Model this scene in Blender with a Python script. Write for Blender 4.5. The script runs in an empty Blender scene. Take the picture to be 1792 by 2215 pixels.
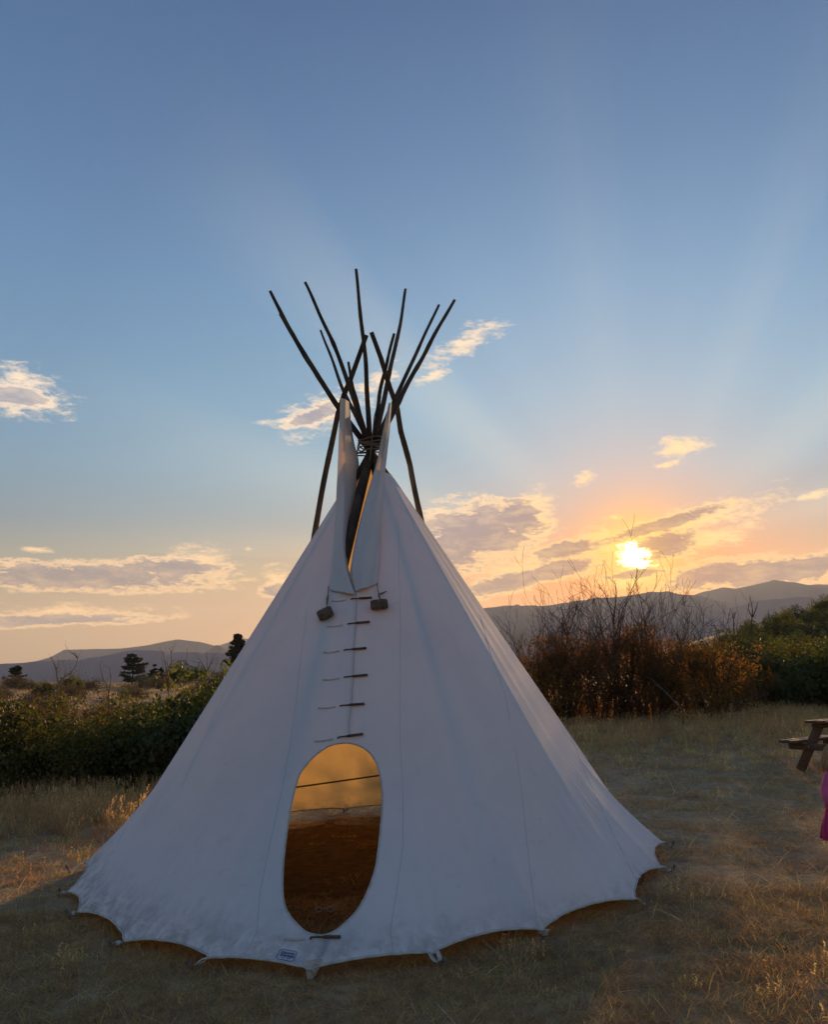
import bpy, bmesh, math, random
from mathutils import Vector, Matrix, noise
from mathutils.bvhtree import BVHTree
R = math.radians
sc = bpy.context.scene
COL = sc.collection

# ------------------------------------------------------------------ camera
PW, PH, FPX = 1792.0, 2215.0, 1796.0        # photograph size and focal length in its pixels
PITCH = R(11.4)
EYE = Vector((0.0, 0.0, 1.6))
cam = bpy.data.cameras.new('camera')
cam_ob = bpy.data.objects.new('camera', cam)
COL.objects.link(cam_ob)
sc.camera = cam_ob
cam.sensor_fit = 'HORIZONTAL'
cam.sensor_width = 36.0
cam.lens = 36.0 * FPX / PW
cam.clip_start = 0.05
cam.clip_end = 60000.0
cam_ob.location = EYE
cam_ob.rotation_euler = (math.pi / 2 + PITCH, 0, 0)

def ray(px, py):
    """direction of a pixel of the photograph"""
    cx, cy = (px - PW / 2) / FPX, (PH / 2 - py) / FPX
    return Vector((cx, math.cos(PITCH) - cy * math.sin(PITCH), math.sin(PITCH) + cy * math.cos(PITCH))).normalized()

def azel(px, py):
    d = ray(px, py)
    return math.degrees(math.atan2(d.x, d.y)), math.degrees(math.asin(d.z))

def at_y(px, py, y):
    d = ray(px, py)
    return EYE + d * (y / d.y)

def srgb(r, g, b):
    def f(c):
        c /= 255.0
        return c / 12.92 if c <= 0.04045 else ((c + 0.055) / 1.055) ** 2.4
    return (f(r), f(g), f(b), 1.0)

S36 = 1792.0 / 1736.0
SUN_AZ, SUN_EL = azel(1335 * S36, 1163 * S36)

# ------------------------------------------------------------------ sky
class X:
    """tiny expression wrapper round shader math sockets"""
    nt = None
    def __init__(s, sock): s.s = sock
    @classmethod
    def m(cls, op, *a, clamp=False):
        n = cls.nt.nodes.new('ShaderNodeMath'); n.operation = op; n.use_clamp = clamp
        for i, v in enumerate(a):
            if isinstance(v, X): cls.nt.links.new(v.s, n.inputs[i])
            else: n.inputs[i].default_value = float(v)
        return X(n.outputs[0])
    def __add__(s, o): return X.m('ADD', s, o)
    __radd__ = __add__
    def __sub__(s, o): return X.m('SUBTRACT', s, o)
    def __rsub__(s, o): return X.m('SUBTRACT', o, s)
    def __mul__(s, o): return X.m('MULTIPLY', s, o)
    __rmul__ = __mul__
    def __truediv__(s, o): return X.m('DIVIDE', s, o)
    def __pow__(s, o): return X.m('POWER', s, o)
def step_(x, a, b):
    n = X.nt.nodes.new('ShaderNodeMapRange'); n.interpolation_type = 'SMOOTHSTEP'
    X.nt.links.new(x.s, n.inputs[0]); n.inputs[1].default_value = a; n.inputs[2].default_value = b
    return X(n.outputs[0])
def exp_(x): return X.m('EXPONENT', x)
def max_(*a):
    r = a[0]
    for b in a[1:]: r = X.m('MAXIMUM', r, b)
    return r
def mixc(f, a, b, mode='MIX'):
    n = X.nt.nodes.new('ShaderNodeMix'); n.data_type = 'RGBA'; n.blend_type = mode
    for s_, v in ((n.inputs[0], f), (n.inputs[6], a), (n.inputs[7], b)):
        if isinstance(v, X): X.nt.links.new(v.s, s_)
        elif isinstance(v, (int, float)): s_.default_value = v
        else: s_.default_value = v if len(v) == 4 else (*v, 1)
    return X(n.outputs[2])
def noise_(vec, scale, detail=4, rough=0.55, dims='3D', dist=0.0):
    n = X.nt.nodes.new('ShaderNodeTexNoise'); n.noise_dimensions = dims
    n.inputs['Scale'].default_value = scale; n.inputs['Detail'].default_value = detail
    n.inputs['Roughness'].default_value = rough; n.inputs['Distortion'].default_value = dist
    X.nt.links.new(vec.s, n.inputs['W' if dims == '1D' else 'Vector'])
    return X(n.outputs[0])
def ramp_(x, stops, interp='LINEAR'):
    n = X.nt.nodes.new('ShaderNodeValToRGB'); cr = n.color_ramp; cr.interpolation = interp
    while len(cr.elements) < len(stops): cr.elements.new(0.5)
    for e, (p, c) in zip(cr.elements, stops): e.position = p; e.color = c if len(c) == 4 else (*c, 1)
    X.nt.links.new(x.s, n.inputs[0])
    return X(n.outputs[0])

def build_sky():
    w = bpy.data.worlds.new('World'); sc.world = w; w.use_nodes = True
    w.cycles.sampling_method = 'MANUAL'; w.cycles.sample_map_resolution = 512
    nt = w.node_tree; X.nt = nt
    bg = nt.nodes['Background']; bg.inputs[1].default_value = 0.1
    sky = nt.nodes.new('ShaderNodeTexSky'); sky.sky_type = 'NISHITA'; sky.sun_disc = False
    sky.sun_elevation = R(SUN_EL); sky.sun_rotation = R(SUN_AZ)
    sky.ozone_density = 4.0; sky.air_density = 1.0; sky.dust_density = 1.0
    tc = nt.nodes.new('ShaderNodeTexCoord')
    sep = nt.nodes.new('ShaderNodeSeparateXYZ'); nt.links.new(tc.outputs['Generated'], sep.inputs[0])
    dx, dy, dz = (X(o) for o in sep.outputs)
    az = X.m('ARCTAN2', dx, dy) * (180 / math.pi)
    el = X.m('ARCSINE', dz) * (180 / math.pi)
    cmb = nt.nodes.new('ShaderNodeCombineXYZ'); nt.links.new(az.s, cmb.inputs[0]); nt.links.new(el.s, cmb.inputs[1])
    ae = X(cmb.outputs[0])
    # the clear sky: colour by elevation, with the physical sky laid over it for the glow round the sun
    t = X.m('DIVIDE', el + 4.0, 94.0, clamp=True)
    def P(e, r, g, b): return ((e + 4) / 94.0, srgb(r, g, b))
    grad = ramp_(t, [P(-4, 136, 104, 74), P(0, 140, 108, 76), P(3.5, 156, 124, 80), P(7, 134, 138, 114), P(10, 92, 129, 140),
                     P(14, 98, 142, 164), P(19, 93, 141, 170), P(26, 80, 127, 164), P(34, 65, 108, 148), P(43, 52, 91, 132),
                     P(60, 52, 91, 132), P(90, 52, 91, 132)])
    ny = mixc(1.0, X(sky.outputs[0]), (0.17, 0.16, 0.145), 'MULTIPLY')
    one = mixc(1.0, ny, (1.15, 1.15, 1.15), 'ADD')
    nyc = mixc(1.0, ny, one, 'DIVIDE')
    base = mixc(0.22, grad, nyc)
    # the side of the sky away from the sun is dimmer
    dotaz = (dx * math.sin(R(SUN_AZ)) + dy * math.cos(R(SUN_AZ))) / X.m('SQRT', dx * dx + dy * dy + 0.02)
    base = mixc(1.0, base, ramp_(dotaz * 0.5 + 0.5, [(0.0, (.80, .80, .82)), (0.3, (.92, .92, .93)), (0.5, (1, 1, 1)), (1.0, (1, 1, 1))]), 'MULTIPLY')
    # angle to the sun
    sd = Vector((math.sin(R(SUN_AZ)) * math.cos(R(SUN_EL)), math.cos(R(SUN_AZ)) * math.cos(R(SUN_EL)), math.sin(R(SUN_EL))))
    gam = X.m('ARCCOSINE', X.m('MINIMUM', dx * sd.x + dy * sd.y + dz * sd.z, 1.0)) * (180 / math.pi)
    base = mixc(1.0, base, ramp_(gam / 90.0, [(0.0, (1.10, 1.10, 1.08)), (0.20, (1.10, 1.10, 1.08)), (0.45, (.80, .83, .88)), (0.7, (.84, .86, .90)), (1.0, (.88, .89, .92))]), 'MULTIPLY')
    # shafts of light and shade fanning out of the sun
    th = X.m('ARCTAN2', el - SUN_EL, (az - SUN_AZ)) * (180 / math.pi)
    rays = None
    for t0, wd, amp in ((22, 5, -.20), (12.5, 4.5, .16), (3, 4, -.15), (35, 7, .05), (48, 5, -.05), (62, 6, .03), (154, 5, -.13), (141, 6, .08), (166, 5, .10),
                        (128, 5, -.06), (-171.5, 3.2, -.24), (178, 3.0, .08), (100, 9, .02), (82, 7, -.02)):
        q = (th - t0) / wd
        g = exp_(q * q * -1.0) * amp
        rays = g if rays is None else rays + g
    fade = step_(gam, 4, 16) * (1.0 - step_(gam, 18, 44)) * 1.05
    rays = rays * fade + (noise_(th * 0.05, 1.0, 3, .5, '1D') - 0.5) * 0.12 * fade
    dark = max_(rays * -1.0, 0.0); lite = max_(rays, 0.0)
    base = mixc(dark, base, srgb(78, 100, 132)); base = mixc(lite, base, srgb(250, 232, 190))
    # warm glow low round the sun
    daz = (az - SUN_AZ) / 30.0; dle = (el - 3.5) / 6.0
    warm = exp_((daz * daz + dle * dle) * -1.0) * 0.74
    base = mixc(warm, base, srgb(226, 146, 52))
    da2 = (az - SUN_AZ) / 11.0; de2 = (el - (SUN_EL - 3.0)) / 4.2
    base = mixc(exp_((da2 * da2 + de2 * de2) * -1.0) * 0.8, base, srgb(238, 128, 38))
    g2 = exp_(gam * (-1 / 4.0))
    base = mixc(g2 * 0.85, base, srgb(235, 124, 32))
    # clouds: soft ovals broken up by noise, in azimuth and elevation
    wv = nt.nodes.new('ShaderNodeMapping'); wv.inputs['Scale'].default_value = (0.34, 0.95, 1); wv.inputs['Rotation'].default_value = (0, 0, R(-9))
    nt.links.new(ae.s, wv.inputs[0])
    nv = X(wv.outputs[0])
    n1 = noise_(nv, 1.25, 8, .68, '2D', 0.2)
    n2 = noise_(nv, 4.2, 5, .64, '2D', 0.3)
    def oval(x, y, hw, hh, rot=0.0):
        a0, e0 = azel(x * S36, y * S36); a1, _ = azel((x + hw) * S36, y * S36); _, e1 = azel(x * S36, (y - hh) * S36)
        m = nt.nodes.new('ShaderNodeMapping'); m.vector_type = 'TEXTURE'
        m.inputs['Location'].default_value = (a0, e0, 0); m.inputs['Rotation'].default_value = (0, 0, R(rot))
        m.inputs['Scale'].default_value = (max(a1 - a0, .1) * 1.45, max(e1 - e0, .1) * 1.65, 1)
        nt.links.new(ae.s, m.inputs[0])
        g = nt.nodes.new('ShaderNodeTexGradient'); g.gradient_type = 'SPHERICAL'
        nt.links.new(m.outputs[0], g.inputs[0])
        return X(g.outputs['Fac'])
    bright = [(30, 800, 100, 34, 0), (70, 845, 110, 30, 2), (690, 862, 110, 38, 22), (975, 722, 95, 22, 24), (1010, 694, 52, 22, 6), (905, 790, 42, 10, 18),
              (600, 882, 60, 8, 8), (790, 800, 60, 22, 30), (1425, 938, 66, 24, 8), (1395, 975, 38, 9, 10), (1226, 1002, 28, 15, 20),
              (920, 1072, 40, 14, 5), (1130, 1080, 45, 60, 10), (1130, 1050, 50, 8, 12), (30, 1188, 70, 13, 0), (70, 1152, 40, 7, 0),
              (425, 1172, 72, 30, -5), (520, 1150, 16, 7, 0), (515, 1216, 55, 8, 5), (120, 1284, 230, 17, 3), (580, 1215, 40, 26, 0), (330, 1208, 170, 20, -1),
              (1240, 1135, 110, 34, 5), (1090, 1190, 160, 40, 12), (1330, 1215, 80, 16, 6), (1470, 1085, 210, 30, 13), (1500, 1128, 110, 30, 14),
              (1700, 1192, 75, 9, 10), (1710, 1036, 50, 9, 14), (1290, 1085, 30, 8, 10), (1000, 1245, 120, 14, 12)]
    grey = [(170, 1208, 300, 26, 1), (360, 1190, 110, 18, 0), (1000, 1115, 125, 58, 5), (1085, 1085, 60, 34, -6), (950, 1150, 90, 40, 0), (1190, 1150, 75, 17, 10), (1060, 1222, 110, 18, 14),
            (1175, 1192, 85, 20, 8), (1400, 1140, 62, 27, 10), (1335, 1202, 66, 8, 4), (1390, 1098, 150, 12, 14), (1610, 1200, 190, 30, 3), (1500, 1205, 110, 26, 8),
            (590, 1238, 46, 14, 0), (30, 832, 70, 20, 0), (660, 870, 60, 16, 20), (1740, 1180, 120, 20, 0), (80, 1300, 240, 12, 3)]
    MB = max_(*[oval(*c) for c in bright]); MG = max_(*[oval(*c) for c in grey])
    # the same sorts of cloud carry on round the rest of the horizon
    out = step_(X.m('ABSOLUTE', az), 31, 44) * step_(el, 1, 5) * (1.0 - step_(el, 14, 32))
    big = noise_(nv, 0.16, 3, .5, '2D')
    MB = max_(MB, out * step_(big, .44, .60) * 0.62); MG = max_(MG, out * step_(big, .54, .70) * 0.5)
    ab = step_(MB * 1.45 + (n1 - 0.5) * 2.6 + (n2 - 0.5) * 1.5 - 0.36, 0.0, 1.15) * step_(MB, 0.0, 0.22)
    ag = step_(MG * 1.75 + (n1 - 0.5) * 2.2 + (n2 - 0.5) * 1.0 - 0.13, 0.0, 0.85) * step_(MG, 0.0, 0.18)
    near = exp_(gam * (-1 / 11.0))
    vnear = exp_(gam * (-1 / 4.5))
    lowc = 1.0 - step_(el, 4, 14)
    cb = mixc(lowc, srgb(232, 208, 178), srgb(238, 192, 134))
    cb = mixc(near, cb, srgb(248, 190, 80))
    cb = mixc(step_(n2, .40, .66) * 0.42, cb, mixc(lowc, srgb(196, 186, 178), srgb(214, 164, 108)))
    cg = mixc(lowc, srgb(132, 136, 150), srgb(104, 99, 104))
    cg = mixc(near * 0.8, cg, srgb(138, 80, 52))
    col = mixc(ab * 0.92, base, cb)
    # bodies shade lighter and darker over their own lumps
    cg = mixc(step_(n1, .40, .75) * 0.35, cg, cb)
    # a lit edge round the grey bodies
    edge = ag * (1.0 - ag) * 4.0
    col = mixc(ag * 0.93, col, cg)
    col = mixc(edge * 0.7, col, cb)
    # the sun itself showing in the gap
    ss = gam + (n2 - 0.5) * 2.2 + ag * 0.8
    core = 1.0 - step_(ss, 0.2, 1.45)
    halo = exp_(gam * gam * -0.16) * (1.0 - ag * 0.75)
    col = mixc(halo * 0.8, col, srgb(255, 200, 70))
    hot = mixc(1.0, mixc(core, (0, 0, 0), (3.2, 2.7, 1.7)), mixc(vnear * (1.0 - ag * .7), (0, 0, 0), (.26, .13, .025)), 'ADD')
    col = mixc(1.0, col, hot, 'ADD')
    nt.links.new(mixc(1.0, col, (10, 10, 10), 'MULTIPLY').s, bg.inputs[0])
build_sky()

# ------------------------------------------------------------------ sun and exposure
sl = bpy.data.lights.new('sun', 'SUN')
sl.energy = 5.0; sl.angle = R(0.6); sl.color = (1.0, 0.60, 0.27)
so = bpy.data.objects.new('sun', sl); COL.objects.link(so)
_sd = Vector((math.sin(R(SUN_AZ)) * math.cos(R(SUN_EL)), math.cos(R(SUN_AZ)) * math.cos(R(SUN_EL)), math.sin(R(SUN_EL))))
so.rotation_euler = _sd.to_track_quat('Z', 'Y').to_euler()
so.location = _sd * 60
vs = sc.view_settings
vs.view_transform = 'Standard'; vs.look = 'None'; vs.gamma = 1.0; vs.use_curve_mapping = False; vs.exposure = 0.55
sc.cycles.use_denoising = True
sc.cycles.max_bounces = 8; sc.cycles.diffuse_bounces = 3; sc.cycles.transmission_bounces = 6
sc.cycles.transparent_max_bounces = 12; sc.cycles.volume_bounces = 2
sc.cycles.caustics_reflective = False; sc.cycles.caustics_refractive = False

# ------------------------------------------------------------------ helpers
def sstep(x, a, b):
    t = max(0.0, min(1.0, (x - a) / (b - a)))
    return t * t * (3 - 2 * t)

class MB:
    """collects vertices and faces for one mesh"""
    def __init__(s): s.v = []; s.f = []; s.mi = []
    def add(s, vs, fs, mi=0):
        o = len(s.v); s.v += [tuple(p) for p in vs]
        s.f += [tuple(i + o for i in q) for q in fs]; s.mi += [mi] * len(fs)
    def tube(s, pts, rad, n=6, caps=True, mi=0):
        pts = [Vector(p) for p in pts]
        if not hasattr(rad, '__len__'): rad = [rad] * len(pts)
        vs, fs = [], []
        ref = Vector((0.31, 0.77, 0.55))
        for i, p in enumerate(pts):
            d = (pts[min(i + 1, len(pts) - 1)] - pts[max(i - 1, 0)])
            if d.length < 1e-9: d = Vector((0, 0, 1))
            d.normalize()
            a = d.cross(ref)
            if a.length < 1e-3: a = d.cross(Vector((1, 0, 0)))
            a.normalize(); b = d.cross(a)
            for k in range(n):
                t = 2 * math.pi * k / n
                vs.append(p + (a * math.cos(t) + b * math.sin(t)) * rad[i])
        for i in range(len(pts) - 1):
            for k in range(n):
                fs.append((i * n + k, i * n + (k + 1) % n, (i + 1) * n + (k + 1) % n, (i + 1) * n + k))
        if caps:
            fs.append(tuple(range(n - 1, -1, -1))); m = (len(pts) - 1) * n
            fs.append(tuple(m + k for k in range(n)))
        s.add(vs, fs, mi)
    def box(s, c, sz, mat=None, mi=0, bev=0.0):
        hx, hy, hz = sz[0] / 2, sz[1] / 2, sz[2] / 2
        b = bev
        vs, fs = [], []
        if b <= 0:
            for z in (-hz, hz):
                for x, y in ((-hx, -hy), (hx, -hy), (hx, hy), (-hx, hy)): vs.append(Vector((x, y, z)))
            fs = [(3, 2, 1, 0), (4, 5, 6, 7), (0, 1, 5, 4), (1, 2, 6, 5), (2, 3, 7, 6), (3, 0, 4, 7)]
        else:
            def ring(x, y, z): return [Vector(p) for p in ((-x + b, -y, z), (x - b, -y, z), (x, -y + b, z), (x, y - b, z), (x - b, y, z), (-x + b, y, z), (-x, y - b, z), (-x, -y + b, z))]
            def inner(z): return [Vector(p) for p in ((-hx + 2 * b, -hy + b, z), (hx - 2 * b, -hy + b, z), (hx - b, -hy + 2 * b, z), (hx - b, hy - 2 * b, z), (hx - 2 * b, hy - b, z), (-hx + 2 * b, hy - b, z), (-hx + b, hy - 2 * b, z), (-hx + b, -hy + 2 * b, z))]
            vs = inner(-hz) + ring(hx, hy, -hz + b) + ring(hx, hy, hz - b) + inner(hz)
            fs = [tuple(range(7, -1, -1)), tuple(24 + k for k in range(8))]
            for r in range(3):
                for k in range(8): fs.append((r * 8 + k, r * 8 + (k + 1) % 8, r * 8 + 8 + (k + 1) % 8, r * 8 + 8 + k))
        M = mat if mat is not None else Matrix.Identity(4)
        c = Vector(c)
        s.add([M @ (v) + c if mat is None else (M @ v) + c for v in vs], fs, mi)
    def build(s, name, mats, parent=None, smooth=True, loc=None):
        me = bpy.data.meshes.new(name)
        if loc is not None:
            L = Vector(loc); s.v = [tuple(Vector(p) - L) for p in s.v]
        me.from_pydata(s.v, [], s.f)
        for m in (mats if isinstance(mats, (list, tuple)) else [mats]): me.materials.append(m)
        if any(s.mi): me.polygons.foreach_set('material_index', s.mi)
        if smooth: me.polygons.foreach_set('use_smooth', [True] * len(me.polygons))
        me.update()
        return link(name, me, parent, loc)

def link(name, me, parent=None, loc=None):
    o = bpy.data.objects.new(name, me); COL.objects.link(o)
    if parent is not None: o.parent = parent
    if loc is not None: o.location = loc
    return o
def tag(o, label=None, cat=None, group=None, kind=None):
    if label: o['label'] = label
    if cat: o['category'] = cat
    if group: o['group'] = group
    if kind: o['kind'] = kind
    return o
def thing(name, label, cat, loc=(0, 0, 0), rz=0.0, group=None):
    o = bpy.data.objects.new(name, None); COL.objects.link(o)
    o.empty_display_size = 0.2
    o.location = loc; o.rotation_euler = (0, 0, rz)
    return tag(o, label, cat, group)
KIDS = {}
def copy_tree(root, loc, rz, scale=1.0, label=None, group=None):
    r = root.copy(); COL.objects.link(r); r.location = loc; r.rotation_euler = (0, 0, rz)
    r.scale = (scale,) * 3 if not hasattr(scale, '__len__') else scale
    if label: r['label'] = label
    if group: r['group'] = group
    for ch in KIDS.setdefault(root.name, list(root.children)):
        c = ch.copy(); COL.objects.link(c); c.parent = r
    return r

# ------------------------------------------------------------------ materials
def material(name, col, rough=0.8, var=0.0, vscale=8.0, bump=0.0, bscale=60.0, stretch=(1, 1, 1), col2=None, spec=0.25, trans=None, obj_rand=0.0, objcoord=True):
    m = bpy.data.materials.new(name); m.use_nodes = True
    nt = m.node_tree; X.nt = nt
    p = nt.nodes['Principled BSDF']; out = nt.nodes['Material Output']
    p.inputs['Roughness'].default_value = rough
    p.inputs['Specular IOR Level'].default_value = spec
    tc = nt.nodes.new('ShaderNodeTexCoord')
    mp = nt.nodes.new('ShaderNodeMapping'); mp.inputs['Scale'].default_value = stretch
    nt.links.new(tc.outputs['Object'], mp.inputs[0])
    v = X(mp.outputs[0])
    c4 = (*col, 1)
    c2 = (*col2, 1) if col2 else tuple(min(1, c * (1 - var)) for c in col) + (1,)
    base = None
    if var > 0 or col2:
        n = noise_(v, vscale, 5, .6)
        base = mixc(step_(n, .35, .68), c4, c2)
    if obj_rand > 0:
        oi = nt.nodes.new('ShaderNodeObjectInfo')
        r = X(oi.outputs['Random'])
        hs = nt.nodes.new('ShaderNodeHueSaturation')
        nt.links.new((r * obj_rand * 0.12 + (0.5 - obj_rand * 0.06)).s, hs.inputs['Hue'])
        nt.links.new((r * obj_rand * 1.1 + (1 - obj_rand * 0.5)).s, hs.inputs['Value'])
        if base is None: hs.inputs['Color'].default_value = c4
        else: nt.links.new(base.s, hs.inputs['Color'])
        base = X(hs.outputs[0])
    if base is None: p.inputs['Base Color'].default_value = c4
    else: nt.links.new(base.s, p.inputs['Base Color'])
    if bump > 0:
        b = nt.nodes.new('ShaderNodeBump'); b.inputs['Strength'].default_value = bump; b.inputs['Distance'].default_value = 0.02
        nt.links.new(noise_(v, bscale, 5, .6).s, b.inputs['Height']); nt.links.new(b.outputs[0], p.inputs['Normal'])
    if trans:
        fac, tcol = trans
        t = nt.nodes.new('ShaderNodeBsdfTranslucent')
        if base is not None: nt.links.new(mixc(1.0, base, (*tcol, 1), 'MULTIPLY').s, t.inputs[0])
        else: t.inputs[0].default_value = tuple(a * b for a, b in zip(col, tcol)) + (1,)
        mx = nt.nodes.new('ShaderNodeMixShader'); mx.inputs[0].default_value = fac
        nt.links.new(p.outputs[0], mx.inputs[1]); nt.links.new(t.outputs[0], mx.inputs[2]); nt.links.new(mx.outputs[0], out.inputs[0])
    return m

# ------------------------------------------------------------------ terrain
def gz(x, y):
    z = 0.033 * max(-9.0, min(9.0, x)) + 0.022 * max(0.0, min(y, 110.0) - 18.0)
    z += 10.5 * sstep(x, 16, 78) * sstep(y, 34, 100)
    z += 0.8 * sstep(-x, 12, 40) * sstep(y, 20, 60) * -1.0
    z -= 75.0 * sstep(math.hypot(x * 0.8, y), 125, 900)
    return z
def gzn(x, y):
    r = math.hypot(x, y)
    z = gz(x, y)
    if r < 60: z += (noise.noise((x * 1.3, y * 1.3, 0)) * 0.025 + noise.noise((x * 4.1, y * 4.1, 3)) * 0.012) * (1 - sstep(r, 40, 60))
    elif r > 40: z += noise.noise((x * 0.02, y * 0.02, 7)) * sstep(r, 60, 400) * 6.0 + noise.noise((x * 0.1, y * 0.1, 9)) * 0.5 * sstep(r, 50, 120)
    if r > 800: z += noise.fractal((x * 0.0012, y * 0.0012, 2), 1.0, 2.0, 4) * 8.0 * sstep(r, 1200, 3000)
    return z
def ground_hit(px, py):
    d = ray(px, py); t = 2.0
    for i in range(400):
        p = EYE + d * t; h = p.z - gz(p.x, p.y)
        if abs(h) < 1e-4: break
        t += max(-2, min(2, h * 0.7 / max(0.02, -d.z)))
    return EYE + d * t

def ground_material():
    m = bpy.data.materials.new('dry_ground'); m.use_nodes = True
    nt = m.node_tree; X.nt = nt; p = nt.nodes['Principled BSDF']
    p.inputs['Roughness'].default_value = 0.95; p.inputs['Specular IOR Level'].default_value = 0.1
    g = nt.nodes.new('ShaderNodeNewGeometry'); v = X(g.outputs['Position'])
    a = noise_(v, 9.0, 6, .65); b = noise_(v, 0.55, 4, .6); c = noise_(v, 40.0, 3, .6); d = noise_(v, 0.035, 5, .62)
    near = mixc(step_(a, .35, .68), (0.32, 0.205, 0.118, 1), (0.50, 0.35, 0.20, 1))
    near = mixc(step_(b, .42, .62) * 0.5, near, (0.22, 0.165, 0.085, 1))
    near = mixc(step_(c, .45, .75) * 0.45, near, (0.38, 0.30, 0.19, 1))
    # dark disc under the tipi: the dimness inside painted into the ground colour
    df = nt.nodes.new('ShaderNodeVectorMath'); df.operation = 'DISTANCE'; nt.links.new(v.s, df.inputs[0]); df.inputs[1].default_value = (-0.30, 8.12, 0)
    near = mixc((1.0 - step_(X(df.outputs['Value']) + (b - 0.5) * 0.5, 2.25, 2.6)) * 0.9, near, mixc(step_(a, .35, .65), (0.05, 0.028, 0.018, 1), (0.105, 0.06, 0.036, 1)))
    far = mixc(step_(d, .42, .58), (0.26, 0.185, 0.11, 1), (0.085, 0.08, 0.045, 1))
    sp = nt.nodes.new('ShaderNodeVectorMath'); sp.operation = 'LENGTH'; nt.links.new(v.s, sp.inputs[0])
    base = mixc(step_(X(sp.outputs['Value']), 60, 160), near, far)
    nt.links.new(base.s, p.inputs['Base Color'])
    bp = nt.nodes.new('ShaderNodeBump'); bp.inputs['Strength'].default_value = 0.8; bp.inputs['Distance'].default_value = 0.03
    nt.links.new((a + c * 0.5).s, bp.inputs['Height']); nt.links.new(bp.outputs[0], p.inputs['Normal'])
    return m

def build_ground():
    rings = [0.0]
    r = 1.2
    while r < 7500:
        rings.append(r); r += 0.10 if r < 14 else (0.25 if r < 40 else r * 0.022)
    angs = []
    a = -180.0
    while a < 180.0 - 1e-6:
        angs.append(a); a += 0.6 if -36 <= a < 36 else 3.0
    mb = MB(); n = len(angs)
    vs = [(0, 0, gzn(0, 0))]; fs = []
    for r in rings[1:]:
        for a in angs:
            x, y = math.sin(R(a)) * r, math.cos(R(a)) * r
            vs.append((x, y, gzn(x, y)))
    for k in range(n): fs.append((0, 1 + (k + 1) % n, 1 + k))
    for i in range(len(rings) - 2):
        o = 1 + i * n
        for k in range(n):
            fs.append((o + k, o + (k + 1) % n, o + n + (k + 1) % n, o + n + k))
    mb.add(vs, fs)
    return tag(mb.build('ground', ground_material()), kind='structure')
build_ground()

# far ridges: profile in photograph pixels, a distance for each, and real slopes on both sides
def ridge_material(name, c1, c2):
    m = material(name, c1, 0.95, var=0.3, vscale=0.004, col2=c2, spec=0.05)
    return m
def ridge(name, prof, dist, depth, mat, seed, rough=1.0, base=-85.0):
    dist *= 0.5; depth *= 0.5
    mb = MB(); rows = 26; vs, fs = [], []
    cols = []
    for i in range(len(prof) - 1):
        (x0, y0), (x1, y1) = prof[i], prof[i + 1]
        k = max(2, int(abs(x1 - x0) / (6 if -200 < x0 < 1900 else 24)))
        for j in range(k):
            t = j / k; cols.append((x0 + (x1 - x0) * t, y0 + (y1 - y0) * t))
    cols.append(prof[-1])
    for (px, py) in cols:
        d = ray(px, py); f = dist / math.hypot(d.x, d.y)
        top = EYE + d * f
        ux, uy = d.x / math.hypot(d.x, d.y), d.y / math.hypot(d.x, d.y)
        for j in range(rows):
            s = (j / (rows - 1)) * 2 - 1           # -1 in front, +1 behind
            q = abs(s)
            h = base + (top.z - base) * (1 - q) ** 1.25
            off = s * depth
            n = noise.fractal((px * 0.016 + seed, s * 2.2, seed * 3.1), 1.0, 2.0, 4)
            n2 = noise.noise((px * 0.035 + seed, s * 0.7, seed))
            h += (n * 0.16 * (top.z - base)) * min(1, q * 4) * (1 - q) * rough
            off += n2 * depth * 0.18 * min(1, q * 3)
            if j == rows // 2: h += noise.noise((px * 0.11, seed, 0)) * dist * 0.0007 * rough
            vs.append((top.x + ux * off, top.y + uy * off, h))
    n = len(cols)
    for i in range(n - 1):
        for j in range(rows - 1):
            fs.append((i * rows + j, (i + 1) * rows + j, (i + 1) * rows + j + 1, i * rows + j + 1))
    mb.add(vs, fs)
    return tag(mb.build(name, mat), kind='structure')

M_R1 = ridge_material('ridge_scrub', (0.12, 0.132, 0.175), (0.16, 0.165, 0.195))
M_R2 = ridge_material('ridge_forest', (0.10, 0.108, 0.13), (0.145, 0.145, 0.16))
ridge('mesa_ridge', [(-2600, 1470), (-1700, 1430), (-1100, 1446), (-600, 1426), (-330, 1432), (-150, 1440), (0, 1429), (60, 1425), (120, 1420), (165, 1422), (226, 1410), (290, 1400), (330, 1399), (360, 1403), (484, 1406), (620, 1412), (800, 1425), (1000, 1440)], 3600, 1100, M_R1, 1.0, 0.7)
ridge('far_ridge', [(-2400, 1440), (-1500, 1404), (-800, 1422), (-200, 1440), (60, 1430), (110, 1416), (139, 1400), (190, 1398), (258, 1396), (322, 1389), (387, 1377), (429, 1381), (465, 1391), (520, 1400), (640, 1404), (800, 1402)], 7400, 900, M_R2, 4.0, 0.6)
ridge('butte', [(436, 1412), (447, 1404), (458, 1396), (466, 1389), (474, 1389), (484, 1397), (494, 1405), (506, 1413)], 5600, 350, M_R2, 6.0, 0.4)
ridge('far_ridge', [(440, 1404), (484, 1387), (523, 1375), (560, 1378), (640, 1362), (760, 1345), (900, 1330), (1043, 1318), (1100, 1312)], 9300, 900, M_R2, 9.0, 0.6)
ridge('mountain_ridge', [(800, 1345), (900, 1328), (1000, 1312), (1043, 1307), (1082, 1304), (1112, 1302), (1120, 1298), (1128, 1302), (1191, 1299), (1219, 1295), (1255, 1287), (1296, 1284), (1346, 1277), (1401, 1274), (1449, 1268), (1506, 1277), (1570, 1292), (1640, 1306), (1720, 1322), (1800, 1335), (1950, 1350)], 6200, 1500, M_R2, 12.0, 0.8)
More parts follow.
